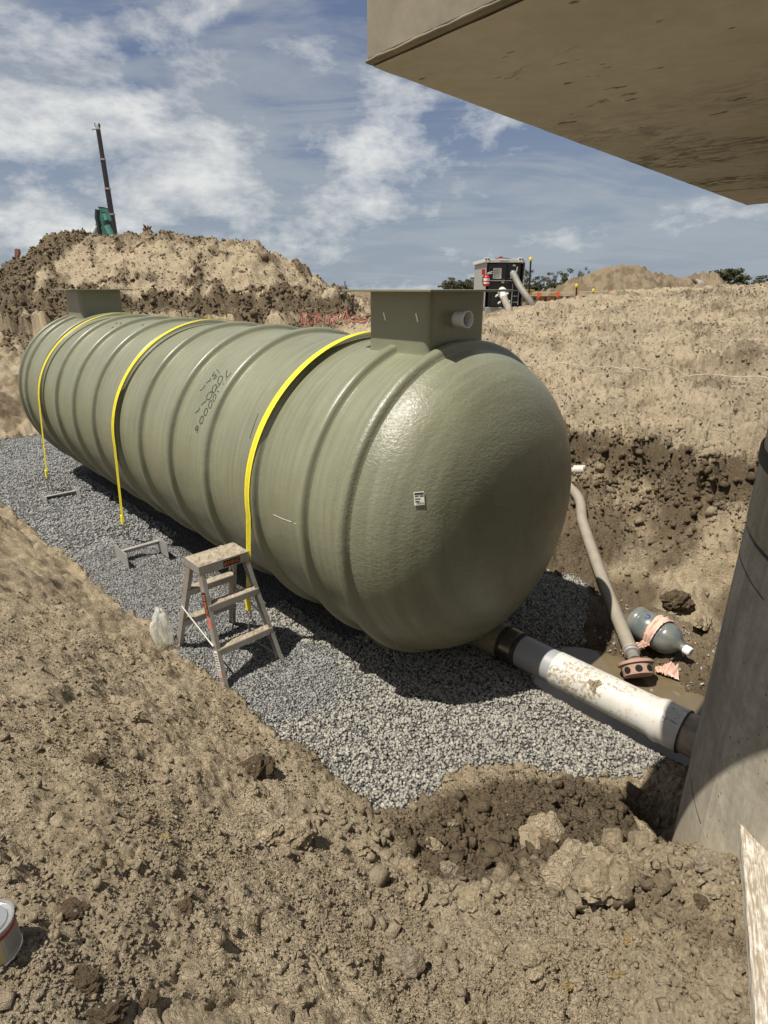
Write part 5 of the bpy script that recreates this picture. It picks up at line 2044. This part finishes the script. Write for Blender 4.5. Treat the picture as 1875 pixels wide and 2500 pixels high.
# fire extinguisher
ex = P(1187, 688, PY - .12)
fe_ = thing('fire_extinguisher', (ex.x, ex.y, P(1187, 700, PY - .12).z), 'red fire extinguisher hung on the corner of the pump', 'fire extinguisher')
zb_, zt_ = P(1187, 699, PY - .12).z, P(1187, 672, PY - .12).z
hh = zt_ - zb_
MB().lathe([(.05, 0), (.078, .01), (.08, .03), (.08, hh * .82), (.06, hh * .95), (.025, hh)], (ex.x, ex.y, zb_), DZ, 20).build('cylinder', 'ext_red', fe_, 40)
for q0_, q1_ in ((.50, .72), (.22, .38)):
    MB().lathe([(.0812, hh * q0_), (.0812, hh * q1_)], (ex.x, ex.y, zb_), DZ, 20, False).build('label_band', 'label_white', fe_, 40)
MB().tube([Vector((ex.x, ex.y, zt_)), Vector((ex.x, ex.y, zt_ + .05))], .022, 8).build('valve', 'galv', fe_, 60)
for k_ in (.03, .07):
    MB().tube([Vector((ex.x, ex.y, zt_ + k_ * .6)), Vector((ex.x + .14, ex.y - .02, zt_ + k_ + .015))], .009, 6).build('lever', 'pump_light', fe_, 60)
MB().tube(spline([Vector((ex.x, ex.y - .02, zt_ + .02)), Vector((ex.x - .08, ex.y - .03, zt_ - .02)), Vector((ex.x - .095, ex.y - .03, zb_ + .1)), Vector((ex.x - .05, ex.y - .06, zb_ + .03))], 5), .012, 6).build('discharge_tube', 'black', fe_, 60)
slab_px(1176, 657, 1185, 671, PY - .02, .01).build('extinguisher_sign', 'ext_red', pump)

# ------------------------------------------------------------------ pickets, string line, sheet piles
for (px, pt_, pb_, y, lab) in ((1296, 629, 752, 17.0, 'tall steel picket with a yellow cap standing beside the pump'),
                               (1408, 694, 745, 19.2, 'short yellow capped picket at the middle of the flag line'),
                               (1449, 706, 745, 19.6, 'short yellow capped picket next to the end of the sheet piles')):
    a, b_ = at_y(px, pt_, y), at_y(px - (6 if px < 1300 else 1), pb_, y)
    gg = gz_(b_.x, y)
    b_ = Vector((b_.x, y, gg - .3))
    pk_ = thing('star_picket', (b_.x, y, gg), lab, 'post', 'yellow capped pickets')
    mb = MB()
    ax_ = (a - b_).normalized()
    for k_ in range(3):
        an = 2 * math.pi * k_ / 3
        dv = Vector((math.cos(an), math.sin(an), 0))
        mb.box((a + b_) / 2 + dv * .012, ax_ * (a - b_).length / 2, dv * .014, ax_.cross(dv).normalized() * .004)
    mb.build('stake', 'picket', pk_)
    MB().lathe([(.035, -.09), (.04, -.08), (.04, 0), (.03, .012), (.002, .014)], a, ax_, 14).build('cap', 'cap_yellow', pk_, 40)
sp_ = [at_y(px, py, 19.4) for px, py in ((1286, 716), (1330, 715.5), (1408, 713), (1449, 711.5), (1500, 709.5), (1556, 707.5))]
tag(MB().tube(spline(sp_, 4), .008, 5).build('string_line', 'string', None), 'white string line hung with orange flags above the sheet piles', 'string')
for px, py, k_, lab in ((1317, 714.5, 1, 'orange flag on the string line just right of the tall picket'), (1363, 713.5, 1, 'orange flag on the string line midway between pickets'),
                        (1411, 712.5, .6, 'small orange flag tied at the middle picket'), (1491, 709.5, 1, 'orange flag on the string line past the last picket'),
                        (1545, 707.5, .9, 'orange flag where the string line meets the bank')):
    a = at_y(px, py, 19.37)
    w_ = .075 * k_
    mb = MB()
    mb.prism([a - X_ * w_, a + X_ * w_, a + X_ * w_ * .6 - DZ * .09 * k_, a - X_ * .03 - DZ * .17 * k_, a - X_ * w_ * .9 - DZ * .06], Y_ * .006)
    tag(mb.build('marker_flag', 'flag_orange'), lab, 'flag', 'orange flags on the string line')
pile = thing('sheet_pile_wall', tuple(at_y(1380, 740, 20.5)), 'row of rusty brown steel sheet piles sunk behind the bank crest', 'sheet piling')
x0p, x1p = at_y(1276, 725, 20.5), at_y(1474, 722, 20.5)
npan = 15
for k_ in range(npan):
    f0, f1_ = k_ / npan, (k_ + 1) / npan
    a, b_ = x0p + (x1p - x0p) * f0, x0p + (x1p - x0p) * f1_
    off = 0.0 if k_ % 2 else .18
    mb = MB()
    mb.box(((a.x + b_.x) / 2, 20.5 + off, (a.z + 1.2) / 2), X_ * ((b_.x - a.x) / 2 + (.0 if k_ % 2 else -.03)), Y_ * .012, DZ * (a.z - 1.2) / 2)
    if k_ % 2:
        for sd, xx in ((-1, a.x), (1, b_.x)):
            mb.beam((xx, 20.5, (a.z + 1.2) / 2), (xx + sd * -.0 + sd * .03, 20.68, (a.z + 1.2) / 2), Vector((.01, 0, 0)), DZ * ((a.z - 1.2) / 2 - .002))
    mb.build('pile_panel', 'rust_pile' if k_ % 2 else 'rust_and_shade', pile)  # set-back pans get the darker copy: corrugation shade put into colour
MB().box(((x0p.x + x1p.x) / 2, 20.44, x0p.z + .012), X_ * (x1p.x - x0p.x) / 2, Y_ * .03, DZ * .012).build('capping_strip', 'rust_and_shade', pile)
mb = MB()
a, b_ = at_y(1268, 715, 24), at_y(1304, 704, 24)
mb.box(((a.x + b_.x) / 2, 24.2, (a.z + b_.z) / 2 + .02), X_ * (b_.x - a.x) / 2, Y_ * .3, DZ * .015)
mb.box(((a.x + b_.x) / 2, 24.2, (a.z + b_.z) / 2 - .07), X_ * (b_.x - a.x) / 2, Y_ * .02, DZ * .075)
mb.box(((a.x + b_.x) / 2, 24.2, (a.z + b_.z) / 2 - .16), X_ * (b_.x - a.x) / 2, Y_ * .3, DZ * .015)
for q in (-.8, .8):
    mb.box(((a.x + b_.x) / 2 + q * (b_.x - a.x) / 2, 24.2, 2.1), X_ * .04, Y_ * .2, DZ * .22)
tag(mb.build('steel_beam', 'ochre_beam'), 'yellow painted steel beam seen behind the pump', 'beam')

# white tarpaulin on the far heap
ta = [at_y(px, py, 41.0) for px, py in ((1697, 679), (1712, 684), (1727, 697), (1716, 697), (1706, 692))]
mb = MB()
mb.prism(ta, Y_ * .8)
tag(mb.build('tarpaulin', 'tarp'), 'scrap of white sheet on the far pointed heap', 'tarpaulin')

# orange mesh: crushed strip behind the tank and a piece on the stockpile's shoulder
mb = MB()
ka, kb = 46, 9
g = {}
for i in range(ka):
    for j in range(kb):
        f_, q_ = i / (ka - 1), j / (kb - 1)
        p = hit(730 + 165 * f_ + 10 * q_, 803 - 13 * q_)
        x_, y_ = p.x + .12 * random.uniform(-1, 1), p.y + .16 * random.uniform(-1, 1)
        g[i, j] = Vector((x_, y_, hz_at(x_, y_) + .015 + .045 * abs(float(perlin(np.array(x_ * 5), np.array(y_ * 3), 700)))))
for i in range(ka):
    mb.tube([g[i, j] for j in range(kb)], .007, 4)
for j in range(kb):
    mb.tube([g[i, j] for i in range(ka)], .007, 4)
tag(mb.build('barrier_mesh', 'net_orange'), 'crushed strip of orange barrier mesh on the ground behind the tank', 'barrier mesh')
mb = MB()
oa = [at_y(px, py, 21.6) for px, py in ((35, 609), (39, 606.5), (44, 608), (46, 617), (45, 622), (42, 628), (38, 629), (36, 618))]
mb.prism(oa, Y_ * .12)
ho = thing('hazard_marker', tuple(at_y(39, 640, 21.6)), 'bent orange marker sticking up at the left shoulder of the stockpile', 'marker')
mb.build('marker_panel', 'net_orange', ho)
a, b_ = at_y(38, 612, 21.7), at_y(38, 650, 21.7)
MB().tube([a, b_], .03, 8).build('marker_post', 'picket', ho, 60)

# ================================================================== EXCAVATOR AND CRANE BOOM beyond the stockpile
EY = 38.0
Zq = lambda a, b_: (180 + a * .1447, 280 + b_ * .1447)
ez = at_y(240, 500, EY)
dig = thing('excavator', (ez.x, EY, 2.1), 'teal green excavator arm raised behind the stockpile', 'excavator')


def EP(a, b_, y=EY):
    return at_y(*Zq(a, b_), y)


MB().prism([EP(410, 1553), EP(505, 1562), EP(532, 1650), EP(430, 1640)], Y_ * .55).build('boom_head', 'digger_green', dig, None, .03)
MB().prism([EP(412, 1640), EP(480, 1650), EP(520, 1790), EP(530, 2060), EP(560, 2400), EP(470, 2400), EP(470, 1900), EP(430, 1780)], Y_ * .45).build('boom', 'digger_green', dig, None, .03)
MB().prism([EP(480, 1655), EP(535, 1655), EP(568, 1765), EP(545, 1785), EP(520, 1790)], Y_ * .60).build('boom_side_plate', 'digger_green', dig, None, .02)
MB().prism([EP(408, 1549, EY - .05), EP(505, 1558, EY - .05), EP(506, 1572, EY - .05), EP(408, 1566, EY - .05)], Y_ * .7).build('head_pin', 'digger_dark', dig)
MB().tube([EP(540, 1790, EY - .2), EP(562, 1880, EY - .2)], .16, 12).build('ram_head', 'digger_dark', dig, 40)
MB().tube([EP(560, 1870, EY - .2), EP(655, 2075, EY - .2), EP(740, 2300, EY - .2)], .17, 14).build('ram_barrel', 'digger_green', dig, 40)
MB().tube([EP(590, 1800, EY + .3), EP(670, 2080, EY + .3), EP(740, 2300, EY + .3)], .10, 8).build('ram_hose', 'digger_dark', dig, 40)
MB().tube([EP(400, 1600, EY), EP(395, 1740, EY), EP(425, 1860, EY), EP(440, 2100, EY)], .14, 10).build('stick_ram', 'digger_dark', dig, 40)
MB().prism([EP(395, 1720, EY + .5), EP(440, 1730, EY + .5), EP(420, 1860, EY + .5), EP(330, 2040, EY + .5), EP(260, 2200, EY + .5), EP(200, 2200, EY + .5), EP(300, 1990, EY + .5), EP(375, 1810, EY + .5)], Y_ * .4).build('stick', 'digger_green', dig, None, .03)
MB().tube([EP(355, 2005, EY + .4), EP(405, 1900, EY + .4)], .2, 12).build('pin_guard', 'pump_light', dig, 40)
gx0 = EP(560, 2300)
MB().box((gx0.x + .6, EY + 1.2, 3.2), X_ * 1.5, Y_ * 1.6, DZ * .5).build('house', 'digger_green', dig, None, .08)
for sd in (-1, 1):
    MB().box((gx0.x + .6 + sd * 1.15, EY + 1.2, 2.4), X_ * .3, Y_ * 1.9, DZ * .35).build('track', 'digger_dark', dig, None, .2)

BY = 88.0
boom = thing('crane_boom', tuple(at_y(286, 620, BY)), 'dark telescopic crane boom rising steeply behind the stockpile', 'crane')
b_top, b_bot = at_y(239.5, 316, BY), at_y(281, 578, BY)
bd_ = (b_top - b_bot)
b_bot = b_bot - bd_ * .35
bd_ = b_top - b_bot
bn = bd_.normalized()
bs = bn.cross(Y_).normalized()
L_ = bd_.length
cuts = [0, .42, .60, .80, 1.0]
wds = [.30, .275, .25, .225]
for k_ in range(4):
    a, b_ = b_bot + bd_ * cuts[k_], b_bot + bd_ * cuts[k_ + 1]
    MB().beam(a, b_, bs * wds[k_], Y_ * wds[k_]).build('boom_section', 'boom_dark', boom, None, .05)
    if k_:
        MB().beam(a - bn * .1, a + bn * .12, bs * (wds[k_] + .06), Y_ * (wds[k_] + .06)).build('section_collar', 'pump_grey', boom)
MB().beam(b_top, b_top + bn * .55, bs * .22, Y_ * .22).build('head_sheave_box', 'pump_light', boom, None, .03)
for sd in (-1, 1):
    MB().beam(b_top + bn * .25 + bs * sd * .25, b_top + bn * .65 + bs * sd * .25, bs * .04, Y_ * .2).build('head_cheek', 'pump_dark', boom)
MB().tube([b_top + bs * .2, b_top + bs * .62 + bn * .05, b_top + bs * .75 - bn * .1], .05, 6).build('wind_gauge', 'pump_dark', boom, 60)
MB().box((b_bot.x, BY + .3, (b_bot.z + 2.1) / 2), X_ * 1.2, Y_ * 3.2, DZ * max(.3, abs(b_bot.z - 2.1) / 2 + .3)).build('crane_carrier', 'pump_grey', boom, None, .1)


# ================================================================== TREES on the skyline
def tree(px, ytop, wpx, dist, kind, label, group='trees on the skyline', seed=0):
    rg = np.random.default_rng(seed + 900)
    a = at_y(px, ytop, dist)
    wid = wpx * dist / FPX
    zb = 2.05
    hgt_ = a.z - zb
    root = thing('gum_tree' if kind != 2 else 'conifer', (a.x, dist, zb), label, 'tree', group)
    mb = MB()
    mb.tube([(a.x, dist, zb - .2), (a.x + .02 * hgt_, dist, zb + hgt_ * .35), (a.x, dist, zb + hgt_ * .6)], [.035 * hgt_, .026 * hgt_, .015 * hgt_], 7)
    tips = []
    nb = 6
    for k_ in range(nb):
        an = 2 * math.pi * k_ / nb + rg.uniform(-.3, .3)
        tip = Vector((a.x + math.cos(an) * wid * .30, dist + math.sin(an) * wid * .30, zb + hgt_ * rg.uniform(.55, .82)))
        mb.tube([(a.x + .01 * hgt_, dist, zb + hgt_ * .34), (Vector((a.x, dist, zb + hgt_ * .42)) + tip) / 2, tip], [.018 * hgt_, .012 * hgt_, .004 * hgt_], 5)
        tips.append(tip)
    mb.build('trunk', 'bark', root)
    # foliage clumps of many small leaf cards
    cl_, nl = [], 0
    if kind == 1:      # dense round crown
        ncl, frac, ell = 60, 1.0, .15
    elif kind == 2:
        ncl, frac, ell = 14, 1.0, .12
    else:              # open, clumped gum
        ncl, frac, ell = 20, .8, .15
    cs = []
    for k_ in range(ncl):
        an, rr_, hh_ = rg.uniform(0, 6.28), math.sqrt(rg.random()), rg.random()
        if kind == 2:
            prof_ = (1 - hh_) * .9 + .1
            cz = .12 + .88 * hh_
        elif kind == 1:
            prof_ = math.sqrt(max(.05, 1 - (hh_ * 1.9 - .8) ** 2 * .8))
            cz = .12 + .80 * hh_
        else:
            prof_ = .55 + .45 * math.sin(hh_ * 3.1)
            cz = .32 + .62 * hh_ + .05 * rg.standard_normal()
        cs.append((a.x + math.cos(an) * rr_ * wid * .46 * prof_, dist + math.sin(an) * rr_ * wid * .46 * prof_, zb + hgt_ * min(cz, .95)))
    cs = np.array(cs)
    nl = 52
    ctr = np.repeat(cs, nl, 0)
    n_ = len(ctr)
    dv = rg.standard_normal((n_, 3))
    dv /= np.linalg.norm(dv, axis=1, keepdims=True)
    dv *= (rg.random((n_, 1)) ** .45) * np.array([wid * ell, wid * ell, hgt_ * ell * .62])
    ctr = ctr + dv
    ctr[:, 2] = np.minimum(ctr[:, 2], a.z)
    u1 = rg.standard_normal((n_, 3))
    u1 /= np.linalg.norm(u1, axis=1, keepdims=True)
    u2 = np.cross(u1, rg.standard_normal((n_, 3)))
    u2 /= np.linalg.norm(u2, axis=1, keepdims=True)
    ls = (wid * .035 * rg.uniform(.6, 1.4, (n_, 1)))
    V = np.stack([ctr - u1 * ls, ctr + u2 * ls * .6, ctr + u1 * ls, ctr - u2 * ls * .6], 1).reshape(-1, 3) - np.array([a.x, dist, zb])
    F = np.arange(n_ * 4).reshape(-1, 4)
    cr = np_mesh('crown', V, F, 'leaf_a' if kind != 0 or seed % 2 else 'leaf_b')
    cr.parent = root
    return root


TR = [(1088, 684, 34, 150, 0, 'low loose gum tree just left of the neck lid line'), (1112, 676, 40, 155, 0, 'taller gum tree with open crown left of the pump'),
      (1150, 678, 46, 150, 0, 'broad gum tree left of the pump'), (1178, 680, 30, 160, 0, 'small gum tree touching the left side of the pump'),
      (1288, 656, 40, 150, 0, 'tall open gum tree behind the tall picket'), (1318, 672, 34, 156, 0, 'gum tree beside the tall picket, lower than its neighbour'),
      (1346, 666, 34, 150, 0, 'thin crowned gum tree left of the far heap'), (1383, 656, 46, 152, 0, 'gum tree rising over the left slope of the far heap'),
      (1300, 694, 60, 170, 1, 'dark low scrub tree under the gums by the pump'), (1360, 690, 70, 170, 1, 'dark low scrub tree behind the left foot of the far heap'),
      (1428, 652, 28, 150, 0, 'small gum crown peeping over the far heap'), (1506, 653, 34, 150, 1, 'round bush crown just over the top of the far heap'),
      (1782, 652, 96, 120, 1, 'big dense round tree standing alone on the right skyline'), (1866, 673, 52, 130, 0, 'tree at the end of the right skyline beyond the round tree'),
      (842, 682, 10, 190, 2, 'tiny lone conifer on the horizon right of the stockpile'), (1125, 688, 90, 175, 1, 'dark low scrub tree behind the gums left of the pump')]
for i, (px, yt, wpx, dist, kind, lab) in enumerate(TR):
    tree(px, yt, wpx, dist, kind, lab, seed=i)
